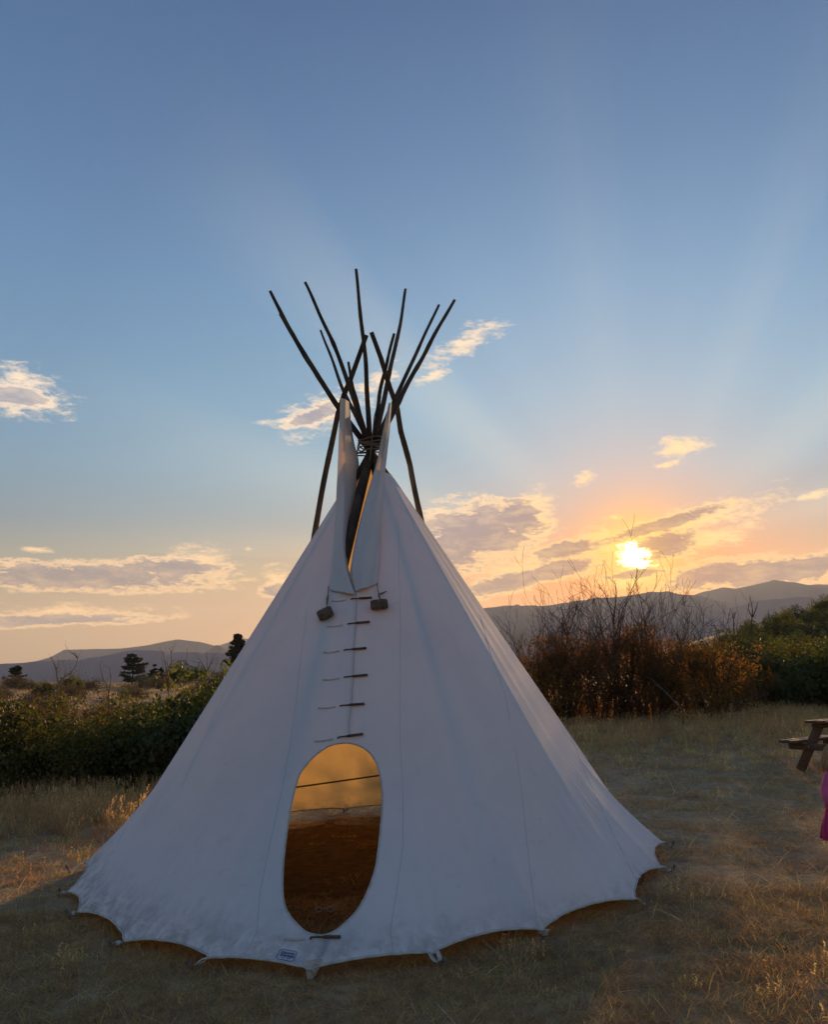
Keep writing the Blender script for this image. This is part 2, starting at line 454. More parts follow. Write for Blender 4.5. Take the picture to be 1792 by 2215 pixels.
ridge('mountain_ridge', [(1300, 1300), (1400, 1288), (1500, 1275), (1530, 1266), (1565, 1257), (1593, 1259), (1630, 1252), (1670, 1245), (1711, 1249), (1752, 1254), (1792, 1250), (1880, 1258), (2000, 1240), (2150, 1262), (2600, 1250), (3300, 1290), (4200, 1340)], 8200, 1500, M_R2, 15.0, 0.8)
ridge('mountain_ridge', [(1500, 1330), (1580, 1308), (1638, 1290), (1700, 1284), (1792, 1276), (1900, 1280), (2050, 1300), (2500, 1310), (3200, 1340)], 4700, 1000, M_R1, 18.0, 0.8)
ridge('foothill_ridge', [(1000, 1420), (1120, 1402), (1250, 1392), (1400, 1396), (1520, 1376), (1640, 1360), (1792, 1345), (1950, 1350)], 2600, 800, M_R1, 21.0, 0.8)

# ------------------------------------------------------------------ the tipi
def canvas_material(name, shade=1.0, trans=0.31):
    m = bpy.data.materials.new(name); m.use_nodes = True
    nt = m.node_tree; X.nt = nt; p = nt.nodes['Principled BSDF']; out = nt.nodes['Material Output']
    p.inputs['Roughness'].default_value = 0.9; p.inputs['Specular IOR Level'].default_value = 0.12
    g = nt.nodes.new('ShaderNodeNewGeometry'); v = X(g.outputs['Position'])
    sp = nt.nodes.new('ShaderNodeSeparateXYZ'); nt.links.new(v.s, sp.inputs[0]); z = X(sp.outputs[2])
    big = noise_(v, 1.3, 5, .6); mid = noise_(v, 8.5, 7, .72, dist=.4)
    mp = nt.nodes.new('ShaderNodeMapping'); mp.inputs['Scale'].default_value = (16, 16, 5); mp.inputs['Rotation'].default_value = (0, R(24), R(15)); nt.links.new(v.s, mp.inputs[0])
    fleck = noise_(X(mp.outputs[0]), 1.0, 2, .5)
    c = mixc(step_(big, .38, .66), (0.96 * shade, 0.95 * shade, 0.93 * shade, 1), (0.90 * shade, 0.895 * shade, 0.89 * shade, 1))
    low = 1.0 - step_(z, 0.0, 1.5)
    c = mixc(step_(mid, .54, .80) * (low * 0.32 + 0.08), c, (0.46, 0.45, 0.45, 1))
    c = mixc(step_(fleck, .755, .82) * (low * 0.6 + 0.22), c, (0.17, 0.165, 0.17, 1))
    c = mixc((1.0 - step_(z, -0.02, 0.28)) * step_(mid, .36, .62) * 0.6, c, (0.33, 0.29, 0.24, 1))
    nt.links.new(c.s, p.inputs['Base Color'])
    wv = noise_(v, 420.0, 2, .5); wr = noise_(v, 3.2, 3, .5)
    bp = nt.nodes.new('ShaderNodeBump'); bp.inputs['Strength'].default_value = 0.25; bp.inputs['Distance'].default_value = 0.004
    nt.links.new((wv * 0.4 + mid).s, bp.inputs['Height']); nt.links.new(bp.outputs[0], p.inputs['Normal'])
    t = nt.nodes.new('ShaderNodeBsdfTranslucent')
    nt.links.new(mixc(1.0, c, (1.04, 0.64, 0.22, 1), 'MULTIPLY').s, t.inputs[0])
    mx = nt.nodes.new('ShaderNodeMixShader'); mx.inputs[0].default_value = trans
    nt.links.new(p.outputs[0], mx.inputs[1]); nt.links.new(t.outputs[0], mx.inputs[2]); nt.links.new(mx.outputs[0], out.inputs[0])
    return m
M_CANVAS = canvas_material('canvas')
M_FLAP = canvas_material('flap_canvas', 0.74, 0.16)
M_STRAP = material('canvas_strap', (0.62, 0.58, 0.52), 0.9, var=0.3, vscale=30)
M_THREAD = material('seam_thread', (0.50, 0.50, 0.52), 0.9)
M_HEM = material('hem_binding', (0.60, 0.56, 0.50), 0.9, var=0.25, vscale=20)
M_POLE = material('weathered_pole', (0.105, 0.078, 0.058), 0.85, var=0.5, vscale=6, bump=0.6, bscale=50, stretch=(1, 1, 0.25), col2=(0.045, 0.033, 0.026))
M_PIN = material('lacing_pin_wood', (0.13, 0.085, 0.055), 0.75, var=0.4, vscale=30, col2=(0.07, 0.045, 0.03))
M_ROPE = material('rope', (0.30, 0.24, 0.17), 0.9, var=0.4, vscale=60, bump=0.5, bscale=200)
M_LOG = material('toggle_wood', (0.20, 0.135, 0.09), 0.85, var=0.4, vscale=25, bump=0.6, bscale=90, col2=(0.10, 0.065, 0.045))
M_PEG = material('peg_wood', (0.20, 0.16, 0.12), 0.85, var=0.4, vscale=30)
M_INK = material('blue_ink', (0.045, 0.16, 0.42), 0.9)
M_METAL = material('dull_metal', (0.45, 0.44, 0.42), 0.4); M_METAL.node_tree.nodes['Principled BSDF'].inputs['Metallic'].default_value = 0.8

TC = Vector((-0.30, 8.12, 0.0))
def pdir(phi): return Vector((math.sin(R(phi)), -math.cos(R(phi)), 0))
LASH = at_y(803, 962, 8.12)
P736 = lambda l: [(a * S36, b * S36) for a, b in l]
peg_px = P736([(130, 1880), (147, 1925), (238, 1988), (408, 2033), (655, 2054), (921, 2026), (1138, 1971), (1350, 1901), (1405, 1829), (1406, 1776)])
cor_px = P736([(140, 1870), (162, 1912), (258, 1974), (440, 2006), (648, 2031), (908, 1996), (1138, 1949), (1335, 1886), (1388, 1819), (1393, 1766)])
pegs, cors = [], []
def on_line(a, b, px):
    """point of the segment a-b that lies nearest the pixel's ray"""
    d = ray(*px); u = b - a; w0 = a - EYE
    A, B, C_, D, E_ = u.dot(u), u.dot(d), d.dot(d), u.dot(w0), d.dot(w0)
    s = (B * E_ - C_ * D) / (A * C_ - B * B)
    return a + u * s
for pp, cp in zip(peg_px, cor_px):
    pg = ground_hit(*pp); pg.z = gz(pg.x, pg.y)
    cr = EYE + ray(*cp) * ((pg - EYE).length + 0.09)
    # the cloth corner hangs a hand's breadth over the ground, a little inside its peg
    best = None
    for k in range(40):
        t = (pg - EYE).length - 0.05 + k * 0.012
        q = EYE + ray(*cp) * t
        h = q.z - gz(q.x, q.y)
        e = abs(h - 0.065) + 0.15 * abs((q - pg).length - 0.14)
        if best is None or e < best[0]: best = (e, q)
    pegs.append(pg); cors.append(best[1])
# the pegs round the back, out of sight
def plan_phi(p): return math.degrees(math.atan2(p.x - TC.x, -(p.y - TC.y)))
p0, p1 = plan_phi(pegs[0]), plan_phi(pegs[-1])
back = 9
for k in range(1, back + 1):
    ph = p1 + (360 + p0 - p1) * k / (back + 1)
    q = TC + pdir(ph) * 2.80; q.z = gz(q.x, q.y); pegs.append(q)
    c = TC + pdir(ph) * 2.68; c.z = gz(c.x, c.y) + 0.07; cors.append(c)
cor_phi = sorted([(plan_phi(c), c) for c in cors], key=lambda a: a[0])

# poles: base angle and the pixel of the tip
POLES = [(105, (584.6, 630), 0.042, 2.60, (480, 960)), (48, (606, 680), 0.034, 2.45, (352, 760)), (130, (660, 610), 0.034, 2.62, (690, 880)), (20, (694, 715), 0.030, 2.70, (655, 960)),
         (147, (754, 784), 0.030, 2.62, (815, 1190)), (168, (770.5, 582), 0.034, 2.64, (885, 850)), (-16, (877.5, 626), 0.050, 2.70, (1112, 880)), (-142, (853, 722), 0.030, 2.62, (1062, 900)),
         (-54, (950, 660), 0.034, 2.42, (1285, 855)), (-96, (984, 649), 0.036, 2.58, (1395, 775))]
BASE_R = 2.7
pole_base = {}
for phi, tip, r, br, mid in POLES:
    b = TC + pdir(phi) * br; b.z = gz(b.x, b.y); pole_base[phi] = b

# plan outline of the taut canvas at ground level: chords between the poles, eased over the two door poles
ring_pts = []
for phi, _, r, br, _m in POLES:
    if phi in (20, -16):
        for d_ in (-12, -4, 4, 12): ring_pts.append((phi + d_, br * (1.0 if abs(d_) < 8 else 0.985) + 0.03))
    else: ring_pts.append((phi, br + 0.045))
ring_pts.sort()
def ring_xy(phi):
    while phi > 180: phi -= 360
    while phi < -180: phi += 360
    n = len(ring_pts)
    for i in range(n):
        a = ring_pts[i]; b = ring_pts[(i + 1) % n]
        pa, pb = a[0], b[0]
        if i == n - 1:
            pb += 360
            if phi < ring_pts[0][0]: q = phi + 360
            else: q = phi
        else: q = phi
        if pa <= q <= pb:
            A, B = pdir(pa) * a[1], pdir(pb) * b[1]; D = pdir(phi)
            # intersect ray D with chord A-B
            ex, ey = B.x - A.x, B.y - A.y
            det = D.x * (-ey) - D.y * (-ex)
            t = (A.x * (-ey) - A.y * (-ex)) / det
            return TC + D * t
    return TC + pdir(phi) * BASE_R
def hem_pt(phi):
    while phi > 180: phi -= 360
    while phi < -180: phi += 360
    n = len(cor_phi)
    for i in range(n):
        pa, A = cor_phi[i]; pb, B = cor_phi[(i + 1) % n]; q = phi
        if i == n - 1:
            pb += 360
            if phi < cor_phi[0][0]: q = phi + 360
        if pa <= q <= pb:
            u = (q - pa) / (pb - pa); s = 4 * u * (1 - u); s = s ** 0.75
            P = A.lerp(B, u)
            L = (A - B).length
            inw = (TC - P); inw.z = 0; inw.normalize()
            front = 1.0
            if -19 < (pa + pb) / 2 < 5: front = 0.55     # nearly straight beside the door
            return P + inw * (0.07 * L * s * front) + Vector((0, 0, 0.04 * L * s * front))
    return TC + pdir(phi) * 2.6
T_TOP = 0.085
def cover_pt(phi, s):
    G = ring_xy(phi); G.z = gz(G.x, G.y)
    H = hem_pt(phi)
    t_h = (LASH.z - H.z) / (LASH.z - G.z)
    t_top = T_TOP + 0.03 * sstep(abs(phi), 60, 180) * -1.0
    t = t_top + (t_h - t_top) * s
    p = LASH.lerp(G, t)
    q = LASH.lerp(G, t_h)
    fl = max(0.0, (t / t_h - 0.70) / 0.30) ** 2.4
    p += (H - q) * fl
    o = pdir(phi)
    # hang of the cloth: slack between the poles and long soft wrinkles
    w = noise.noise((phi * 0.11, s * 2.3, 1.7)) * (0.013 - 0.009 * sstep(abs(phi), 36, 50)) + noise.noise((phi * 0.33, s * 5.0 + phi * 0.04, 4.2)) * (0.0045 - 0.0032 * sstep(abs(phi), 36, 50))
    w += noise.noise((phi * 0.6, s * 1.2, 8.0)) * 0.010 * sstep(s, 0.72, 1.0)
    # pull wrinkles fanning up from each peg corner
    if s > 0.7:
        for pc, _c in cor_phi:
            dp = phi - pc
            if abs(dp) < 11:
                fan = dp / (2.2 + (1 - s) * 22.0)
                w += 0.0075 * math.cos(fan * 9.0) * math.exp(-fan * fan * 1.4) * sstep(s, 0.7, 0.93)
    return p + o * w * sstep(s, 0.0, 0.15)

phis = []
a = -180.0
while a < 180 - 1e-6:
    phis.append(a); a += 0.2 if -30 <= a < 26 else (0.75 if -100 <= a < 110 else 1.5)
NS = 330
grid = [[cover_pt(ph, j / NS) for j in range(NS + 1)] for ph in phis]
NP = len(phis)
flat_v = [v for c in grid for v in c]
flat_f = [(i * (NS + 1) + j, ((i + 1) % NP) * (NS + 1) + j, ((i + 1) % NP) * (NS + 1) + j + 1, i * (NS + 1) + j + 1) for i in range(NP) for j in range(NS)]
BVH = BVHTree.FromPolygons(flat_v, flat_f)
def on_cover(px, py, off=0.0):
    d = ray(px, py)
    hit, nrm, _, _ = BVH.ray_cast(EYE, d)
    k = 0
    while hit is None and py > 1900 and k < 30:      # just under the hem: climb back onto the cloth
        k += 1; d = ray(px, py - 2 * k); hit, nrm, _, _ = BVH.ray_cast(EYE, d)
    if hit is None: return None
    if nrm.dot(d) > 0: nrm = -nrm
    return hit + nrm * off
def project(p):
    v = p - EYE
    z = v.y * math.cos(PITCH) + v.z * math.sin(PITCH); u = -v.y * math.sin(PITCH) + v.z * math.cos(PITCH)
    return (PW / 2 + FPX * v.x / z, PH / 2 - FPX * u / z)

Z4 = lambda l: [(560 + x * .261, 1580 + y * .261) for x, y in l]
Z2 = lambda l: [(640 + x * .219, 850 + y * .219) for x, y in l]
Z3 = lambda l: [(580 + x * .18634, 1240 + y * .18634) for x, y in l]
def smooth_closed(pts, k=6):
    out = []; n = len(pts)
    for i in range(n):
        p0, p1, p2, p3 = (Vector((*pts[(i + j) % n], 0)) for j in (-1, 0, 1, 2))
        for m in range(k):
            t = m / k
            q = 0.5 * ((2 * p1) + (p2 - p0) * t + (2 * p0 - 5 * p1 + 4 * p2 - p3) * t * t + (3 * p1 - p0 - 3 * p2 + p3) * t ** 3)
            out.append((q.x, q.y))
    return out
door = smooth_closed(Z4([(700, 102), (770, 106), (840, 128), (905, 170), (955, 230), (990, 310), (1012, 400), (1024, 500), (1027, 600), (1020, 700), (1008, 830), (990, 1000), (965, 1150), (910, 1310), (830, 1470),
                         (720, 1590), (620, 1668), (545, 1696), (470, 1692), (390, 1668), (310, 1595), (240, 1505), (207, 1410), (197, 1290), (204, 1100), (220, 950), (245, 760), (275, 590), (315, 430), (350, 345), (430, 242), (520, 165), (600, 120)]), 5)
smoke = smooth_closed(Z2([(518, 1810), (470, 1600), (450, 1300), (440, 1000), (450, 700), (470, 480), (640, 420), (830, 480), (800, 760), (745, 950), (700, 1100), (625, 1350), (560, 1620)]), 5)
def inside(poly, x, y):
    c = False; n = len(poly); j = n - 1
    for i in range(n):
        xi, yi = poly[i]; xj, yj = poly[j]
        if (yi > y) != (yj > y) and x < (xj - xi) * (y - yi) / (yj - yi) + xi: c = not c
        j = i
    return c
def nearest(poly, x, y):
    best = (1e9, None); n = len(poly)
    for i in range(n):
        ax, ay = poly[i]; bx, by = poly[(i + 1) % n]
        dx, dy = bx - ax, by - ay; L = dx * dx + dy * dy
        t = 0 if L == 0 else max(0, min(1, ((x - ax) * dx + (y - ay) * dy) / L))
        qx, qy = ax + dx * t, ay + dy * t; d = (qx - x) ** 2 + (qy - y) ** 2
        if d < best[0]: best = (d, (qx, qy))
    return math.sqrt(best[0]), best[1]

# cut the door and the smoke hole: vertices by the outline move onto it, faces inside go
M1 = NS + 1
dead = set(); moved = {}
for poly in (door, smoke):
    xs = [p[0] for p in poly]; ys = [p[1] for p in poly]
    bx0, bx1, by0, by1 = min(xs) - 12, max(xs) + 12, min(ys) - 12, max(ys) + 12
    for i in range(NP):
        if not -75 <= phis[i] <= 75: continue
        for j in range(M1):
            x, y = project(grid[i][j])
            if not (bx0 < x < bx1 and by0 < y < by1): continue
            vi = i * M1 + j
            ins = inside(poly, x, y); d, q = nearest(poly, x, y)
            if d < 3.1 and not (poly is smoke and j == 0):
                h = on_cover(*q)
                if h is not None and (h - grid[i][j]).length < 0.06: moved[vi] = h; continue
            if ins: dead.add(vi)
for vi, h in moved.items(): flat_v[vi] = h
faces = [f for f in flat_f if not any(v in dead for v in f)]
def mid_in(f):
    c = sum((flat_v[v] for v in f), Vector()) / 4
    x, y = project(c)
    return inside(door, x, y) or inside(smoke, x, y)
faces = [f for f in faces if not (all(v in moved for v in f) and mid_in(f))]
used = sorted({v for f in faces for v in f}); remap = {v: k for k, v in enumerate(used)}

tipi = thing('tipi', 'white canvas tipi with wooden poles and an open oval doorway', 'tipi', (TC.x, TC.y, gz(TC.x, TC.y)))
TO = Vector((TC.x, TC.y, gz(TC.x, TC.y)))
def part(mb, name, mats, parent=None, smooth=True):
    mb.v = [tuple(Vector(p) - TO) for p in mb.v] if parent is None else mb.v
    return mb.build(name, mats, tipi if parent is None else parent, smooth)
mb = MB(); mb.add([flat_v[v] for v in used], [tuple(remap[v] for v in f) for f in faces])
cover = part(mb, 'cover', M_CANVAS)
cover['label'] = 'stained white canvas cover with scalloped lower edge'

def sub(mb, name, mats, smooth=True):
    """a sub-part of the cover (same origin as the tipi)"""
    mb.v = [tuple(Vector(p) - TO) for p in mb.v]
    return mb.build(name, mats, cover, smooth)
# hem binding round the lower edge and round the door
mb = MB(); pts = [grid[i][NS] for i in range(NP)] + [grid[0][NS]]
mb.tube(pts, 0.0075, 5, False); sub(mb, 'hem', M_HEM)
mb = MB(); dp = [on_cover(x, y, 0.0) for x, y in door]; dp = [p for p in dp if p]; mb.tube(dp + [dp[0]], 0.0065, 5, False); sub(mb, 'door_binding', M_HEM)

def polyline_px(pts, step=10.0):
    out = []
    for (x0, y0), (x1, y1) in zip(pts, pts[1:]):
        k = max(1, int(math.hypot(x1 - x0, y1 - y0) / step))
        out += [(x0 + (x1 - x0) * j / k, y0 + (y1 - y0) * j / k) for j in range(k)]
    return out + [pts[-1]]
for line in ([(523, 1418), (470, 1535), (426, 1630), (392, 1705)], [(303, 1738), (268, 1800), (228, 1868), (191, 1927)],
             [(1039, 1329), (1062, 1414), (1095, 1509), (1104, 1560)], [(1116, 1620), (1128, 1700), (1140, 1820), (1148, 1887), (1163, 2004)],
             [(1224, 1562), (1261, 1659), (1313, 1773), (1381, 1912)],
             [(862, 1130), (866, 1350), (865, 1580), (872, 1720), (872, 1830), (858, 1930), (845, 2010), (851, 2062)],
             [(665, 1322), (655, 1390), (636, 1560), (612, 1700), (583, 1830), (563, 1930), (556, 2015), (530, 2066)],
             [(845, 1030), (868, 1075), (900, 1150)]):
    pts = [on_cover(x, y, 0.0005) for x, y in polyline_px(line)]
    pts = [p for p in pts if p is not None]
    if len(pts) > 2:
        mb = MB(); mb.tube(pts, 0.0014, 4); sub(mb, 'seam', M_THREAD)
# overlap of the front edge where the pins lace it
def overlap(line, side, wid):
    vs, fs = [], []
    pl = polyline_px(line, 6)
    for k, (x, y) in enumerate(pl):
        a = on_cover(x, y, 0.011); b = on_cover(x, y, 0.0); c = on_cover(x + side * wid * 0.5, y, 0.008); e = on_cover(x + side * wid, y, -0.003)
        vs += [b, a, c, e]
    for k in range(len(pl) - 1):
        for m in range(3): fs.append((k * 4 + m, k * 4 + m + 1, k * 4 + m + 5, k * 4 + m + 4))
    mb = MB(); mb.add(vs, fs); sub(mb, 'lacing_overlap', M_CANVAS)
    mb = MB(); mb.tube([on_cover(x, y, 0.011) for x, y in pl], 0.0028, 5); sub(mb, 'overlap_edge', M_THREAD)
overlap([(771, 1282), (772, 1310), (770, 1350), (767, 1400), (765, 1455), (761, 1530), (757, 1560), (756, 1592)], -1, 34)
overlap([(711, 2034), (698, 2062), (684, 2085), (673, 2096)], 1, 26)

# lacing pins, each one stick that dips under the cloth between its two ends
for (lx, ly), (rx, ry) in [tuple(Z3(q)) for q in ([(742, 323), (1207, 296)], [(688, 619), (1180, 577)], [(645, 920), (1143, 882)], [(635, 1238), (1156, 1193)], [(580, 1567), (1120, 1528)], [(546, 1952), (1105, 1878)])] + [((614, 2032), (737, 2031))]:
    n = 21; L_, R_ = [], []
    for k in range(n):
        u = k / (n - 1); x = lx + (rx - lx) * u; y = ly + (ry - ly) * u + (1.6 * math.sin(u * 9) if u < .5 else 0)
        if u <= 0.42: L_.append((on_cover(x, y, 0.004 if u < .36 else -.012), 0.0062 if u < .36 else .004))
        if u >= 0.44: R_.append((on_cover(x, y, -0.015 if u < .49 else 0.017), 0.0052 if u < .66 else 0.0098))
    mb = MB(); mb.tube([p for p, _ in R_], [r for _, r in R_], 7); pin = part(mb, 'lacing_pin', M_PIN)
    mb = MB(); mb.tube([p for p, _ in L_], [r for _, r in L_], 7); mb.v = [tuple(Vector(p) - TO) for p in mb.v]; mb.build('pin_sleeve', M_STRAP, pin)

# poles
for phi, tip, r, br, mid in POLES:
    b = pole_base[phi]
    off = pdir(phi + 180) * 0.075
    lz = LASH + off * 0.55 + Vector((0, 0, 0.02 * math.sin(phi)))
    k = 0.42
    ytip = LASH.y + (LASH.y - b.y) * k
    d = ray(*tip); T = EYE + d * (ytip / d.y)
    mpx = (560 + mid[0] * .2592, 560 + mid[1] * .2592)
    um = math.hypot(mpx[0] - 803, mpx[1] - 962) / (math.hypot(mpx[0] - 803, mpx[1] - 962) + math.hypot(mpx[0] - tip[0], mpx[1] - tip[1]))
    dm = ray(*mpx); Mp = EYE + dm * ((lz.y + (ytip - lz.y) * um) / dm.y)
    ctl = (Mp - lz * (1 - um) ** 2 - T * um * um) / (2 * um * (1 - um))
    pts, rad = [], []
    b2 = b + Vector((0, 0, -0.05))
    inner = b2
    for i in range(25):
        u = i / 24
        p = inner.lerp(lz, u)
        p += pdir(phi) * (-(r + 0.012)) * (1 - u) * 0.6
        pts.append(p); rad.append(r * (1.12 - 0.22 * u))
    n2 = 26
    for i in range(1, n2 + 1):
        u = i / n2
        p = lz * (1 - u) ** 2 + ctl * (2 * u * (1 - u)) + T * u * u
        p += Vector((noise.noise((phi, u * 3.1, 0)), noise.noise((phi, u * 3.1, 5)), 0)) * 0.034 * math.sin(math.pi * u)
        kn = noise.noise((phi * 3.3, u * 14.0, 2)); knot = 1.0 + 0.42 * max(0, kn) ** 1.5 + 0.10 * noise.noise((phi, u * 40, 1))
        pts.append(p); rad.append(min(r, 0.038) * (0.86 - 0.44 * u) * knot)
    mb = MB(); mb.tube(pts, rad, 8); part(mb, 'pole', M_POLE)
# the two outer poles that hold the smoke flaps
def flap_pole(pxs, ys, r):
    P = [EYE + ray(*p) * (y / ray(*p).y) for p, y in zip(pxs, ys)]
    base = P[-1] + (P[-1] - P[-2]).normalized() * 0.4
    d = (P[-1] - P[-3]); d.normalize()
    g = P[-1]
    while g.z > gz(g.x, g.y): g = g + d * 0.05
    P[-1:] = [P[-1], g]
    pts = []
    for i in range(len(P) - 1):
        for k in range(9): pts.append(P[i].lerp(P[i + 1], k / 9))
    pts.append(P[-1])
    pts = [p + Vector((noise.noise((p.z * 1.5, r * 100, 0)), noise.noise((p.z * 1.5, r * 100, 4)), 0)) * 0.012 for p in pts]
    n = len(pts)
    rad = [r * (0.8 + 0.35 * i / n) * (1 + 0.10 * max(0, noise.noise((i * 0.55, r * 50, 7)))) for i in range(n)]
    mb = MB(); mb.tube(pts, rad, 8); o = part(mb, 'smoke_flap_pole', M_POLE)
Z1 = lambda x, y: (560 + x * .2592, 560 + y * .2592)
flap_pole([Z1(897, 635), Z1(775, 985), Z1(715, 1130), Z1(662, 1290), Z1(610, 1540), Z1(570, 1736), (678, 1167)], [7.75, 7.95, 8.05, 8.2, 8.45, 8.65, 9.0], 0.030)
flap_pole([Z1(940, 612), Z1(1020, 830), Z1(1090, 1060), Z1(1155, 1240), Z1(1185, 1440), Z1(1265, 1720), (911, 1122)], [7.75, 7.9, 8.05, 8.2, 8.42, 8.68, 8.95], 0.030)

# lashing rope round the crossing
mb = MB()
for k, (dz, rr) in enumerate(((-0.035, .135), (-0.01, .128), (0.012, .125), (0.04, .13), (-0.10, .15), (-0.06, .14))):
    c = LASH + Vector((0, -0.01, dz))
    mb.tube([c + Vector((math.cos(t) * rr, math.sin(t) * rr, math.sin(t * 2 + k) * 0.018)) for t in [2 * math.pi * i / 20 for i in range(21)]], 0.008, 5, False)
part(mb, 'lashing_rope', M_ROPE)
mb = MB(); pts = [LASH + Vector((0.02, -0.16, -0.02)), LASH + Vector((0.0, -0.2, -0.22)), LASH + Vector((0.04, -0.17, 0.25)), LASH + Vector((0.09, -0.13, 0.46))]
mb.tube(pts, 0.006, 5); part(mb, 'rope_tail', M_ROPE)

# smoke flaps: each a sheet given by columns of (pixel, metres in front of the cover)
def depth_pt(x, y, front):
    p = on_cover(x, y, 0.0)
    d = ray(x, y)
    if p is None or y < 1075:
        yy = 7.93 if p is None else min(p.y, 7.93)
        p = EYE + d * (yy / d.y)
    return p - d * front
def flap(cols, fold_amp, seed, name='smoke_flap'):
    rows = 46
    lines = []
    for pts, fr in cols:
        acc = [0.0]
        for (x0, y0), (x1, y1) in zip(pts, pts[1:]): acc.append(acc[-1] + math.hypot(x1 - x0, y1 - y0))
        L = []
        for j in range(rows):
            s = acc[-1] * j / (rows - 1)
            i = max(k for k in range(len(acc)) if acc[k] <= s + 1e-9); i = min(i, len(pts) - 2)
            t = (s - acc[i]) / (acc[i + 1] - acc[i])
            u = j / (rows - 1)
            f = fr[0] + (fr[1] - fr[0]) * u if len(fr) == 2 else (fr[0] + (fr[1] - fr[0]) * u * 2 if u < .5 else fr[1] + (fr[2] - fr[1]) * (u * 2 - 1))
            L.append((pts[i][0] + (pts[i + 1][0] - pts[i][0]) * t, pts[i][1] + (pts[i + 1][1] - pts[i][1]) * t, f))
        lines.append([depth_pt(*q) for q in L])
    # ease the depth along each line
    for L in lines:
        for _ in range(4):
            for j in range(1, rows - 1): L[j] = (L[j - 1] + L[j] * 2 + L[j + 1]) / 4
    vs, fs = [], []
    K = 8; nc = (len(lines) - 1) * K + 1
    for j in range(rows):
        for c in range(len(lines) - 1):
            for k in range(K):
                t = k / K; p = lines[c][j].lerp(lines[c + 1][j], t)
                u = (c + t) / (len(lines) - 1)
                w = math.sin(u * 9 + seed + j * 0.05) * fold_amp * math.sin(math.pi * u) * (0.4 + 0.6 * j / rows)
                vs.append(p + Vector((0, -w, 0)))
        vs.append(lines[-1][j])
    for j in range(rows - 1):
        for k in range(nc - 1): fs.append((j * nc + k, j * nc + k + 1, (j + 1) * nc + k + 1, (j + 1) * nc + k))
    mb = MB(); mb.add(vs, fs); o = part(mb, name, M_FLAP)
    e = MB(); e.tube([Vector(vs[j * nc]) for j in range(rows)], 0.006, 5); e.v = [tuple(Vector(p) - TO) for p in e.v]; e.build('flap_edge', M_HEM, o)
    e = MB(); e.tube([Vector(vs[(rows - 1) * nc + k]) for k in range(nc)], 0.006, 5); e.v = [tuple(Vector(p) - TO) for p in e.v]; e.build('flap_edge', M_HEM, o)
    return o
flap([(Z2([(528, 90), (540, 300), (575, 520), (632, 690), (600, 900), (540, 1200), (490, 1550), (522, 1790), (560, 1900)]), (-0.10, -0.14, 0.02)),
      (Z2([(486, 60), (478, 300), (478, 800), (474, 1200), (462, 1500), (505, 1780), (586, 1990)]), (0.26, 0.20, 0.05)),
      (Z2([(443, 50), (430, 300), (416, 700), (396, 1100), (375, 1500), (340, 1945)]), (0.13, 0.07, 0.03))], 0.026, 0.3)
flap([(Z2([(926, 100), (872, 350), (806, 690), (742, 900), (682, 1100), (605, 1400), (545, 1720), (585, 1955)]), (0.22, 0.17, 0.04)),
      (Z2([(936, 95), (905, 350), (852, 700), (805, 1000), (760, 1300), (712, 1600), (690, 1925)]), (0.20, 0.15, 0.05)),
      (Z2([(948, 100), (928, 400), (893, 700), (862, 1000), (838, 1300), (820, 1600), (800, 1880)]), (0.10, 0.05, 0.03))], 0.030, 2.0)

# cords and wooden toggles at the lower corners of the flaps
def toggle(anchor, top, mid, end0, end1, r, bend):
    t = bpy.data.objects.new('toggle', None); COL.objects.link(t); t.parent = tipi
    mb = MB(); a = depth_pt(*anchor, 0.03)
    pts = [a] + [depth_pt(*q, 0.05) for q in top] + [depth_pt(*mid, 0.05)]
    mb.tube(pts, 0.0045, 5)
    for q in bend: mb.tube([depth_pt(*q[0], 0.055), depth_pt(*q[1], 0.06), depth_pt(*q[2], 0.055)], [0.007, 0.011, 0.006], 6)
    mb.v = [tuple(Vector(p) - TO) for p in mb.v]; mb.build('cord', M_ROPE, t)
    mb = MB(); A, B = depth_pt(*end0, 0.07), depth_pt(*end1, 0.07)
    pts = [A.lerp(B, k / 9) for k in range(10)]
    rad = [r * q for q in (.80, .98, 1.0, 1.03, .90, .92, 1.06, 1.0, .97, .78)]
    mb.tube(pts, rad, 12)
    mb.v = [tuple(Vector(p) - TO) for p in mb.v]; mb.build('log', M_LOG, t)
    mb = MB(); m_ = A.lerp(B, 0.48); ax = (B - A).normalized(); u = ax.cross(Vector((0, 1, 0))).normalized(); w = ax.cross(u)
    for dd in (-0.006, 0.006): mb.tube([m_ + ax * dd + (u * math.cos(q) + w * math.sin(q)) * (r + 0.002) for q in [2 * math.pi * i / 14 for i in range(15)]], 0.004, 5, False)
    mb.v = [tuple(Vector(p) - TO) for p in mb.v]; mb.build('cord_wrap', M_ROPE, t)
    return t
z = lambda x, y: Z3([(x, y)])[0]
toggle(z(703, 150), [z(698, 250), z(690, 330)], z(684, 420), z(582, 505), z(748, 428), 0.046, [(z(697, 255), z(690, 300), z(684, 360))])
toggle(z(1267, 115), [z(1272, 180), z(1288, 240)], z(1296, 330), z(1192, 372), z(1392, 352), 0.043, [(z(1280, 242), z(1325, 235), z(1378, 208)), (z(1285, 240), z(1292, 262), z(1300, 300)), (z(1378, 345), z(1384, 372), z(1366, 408))])

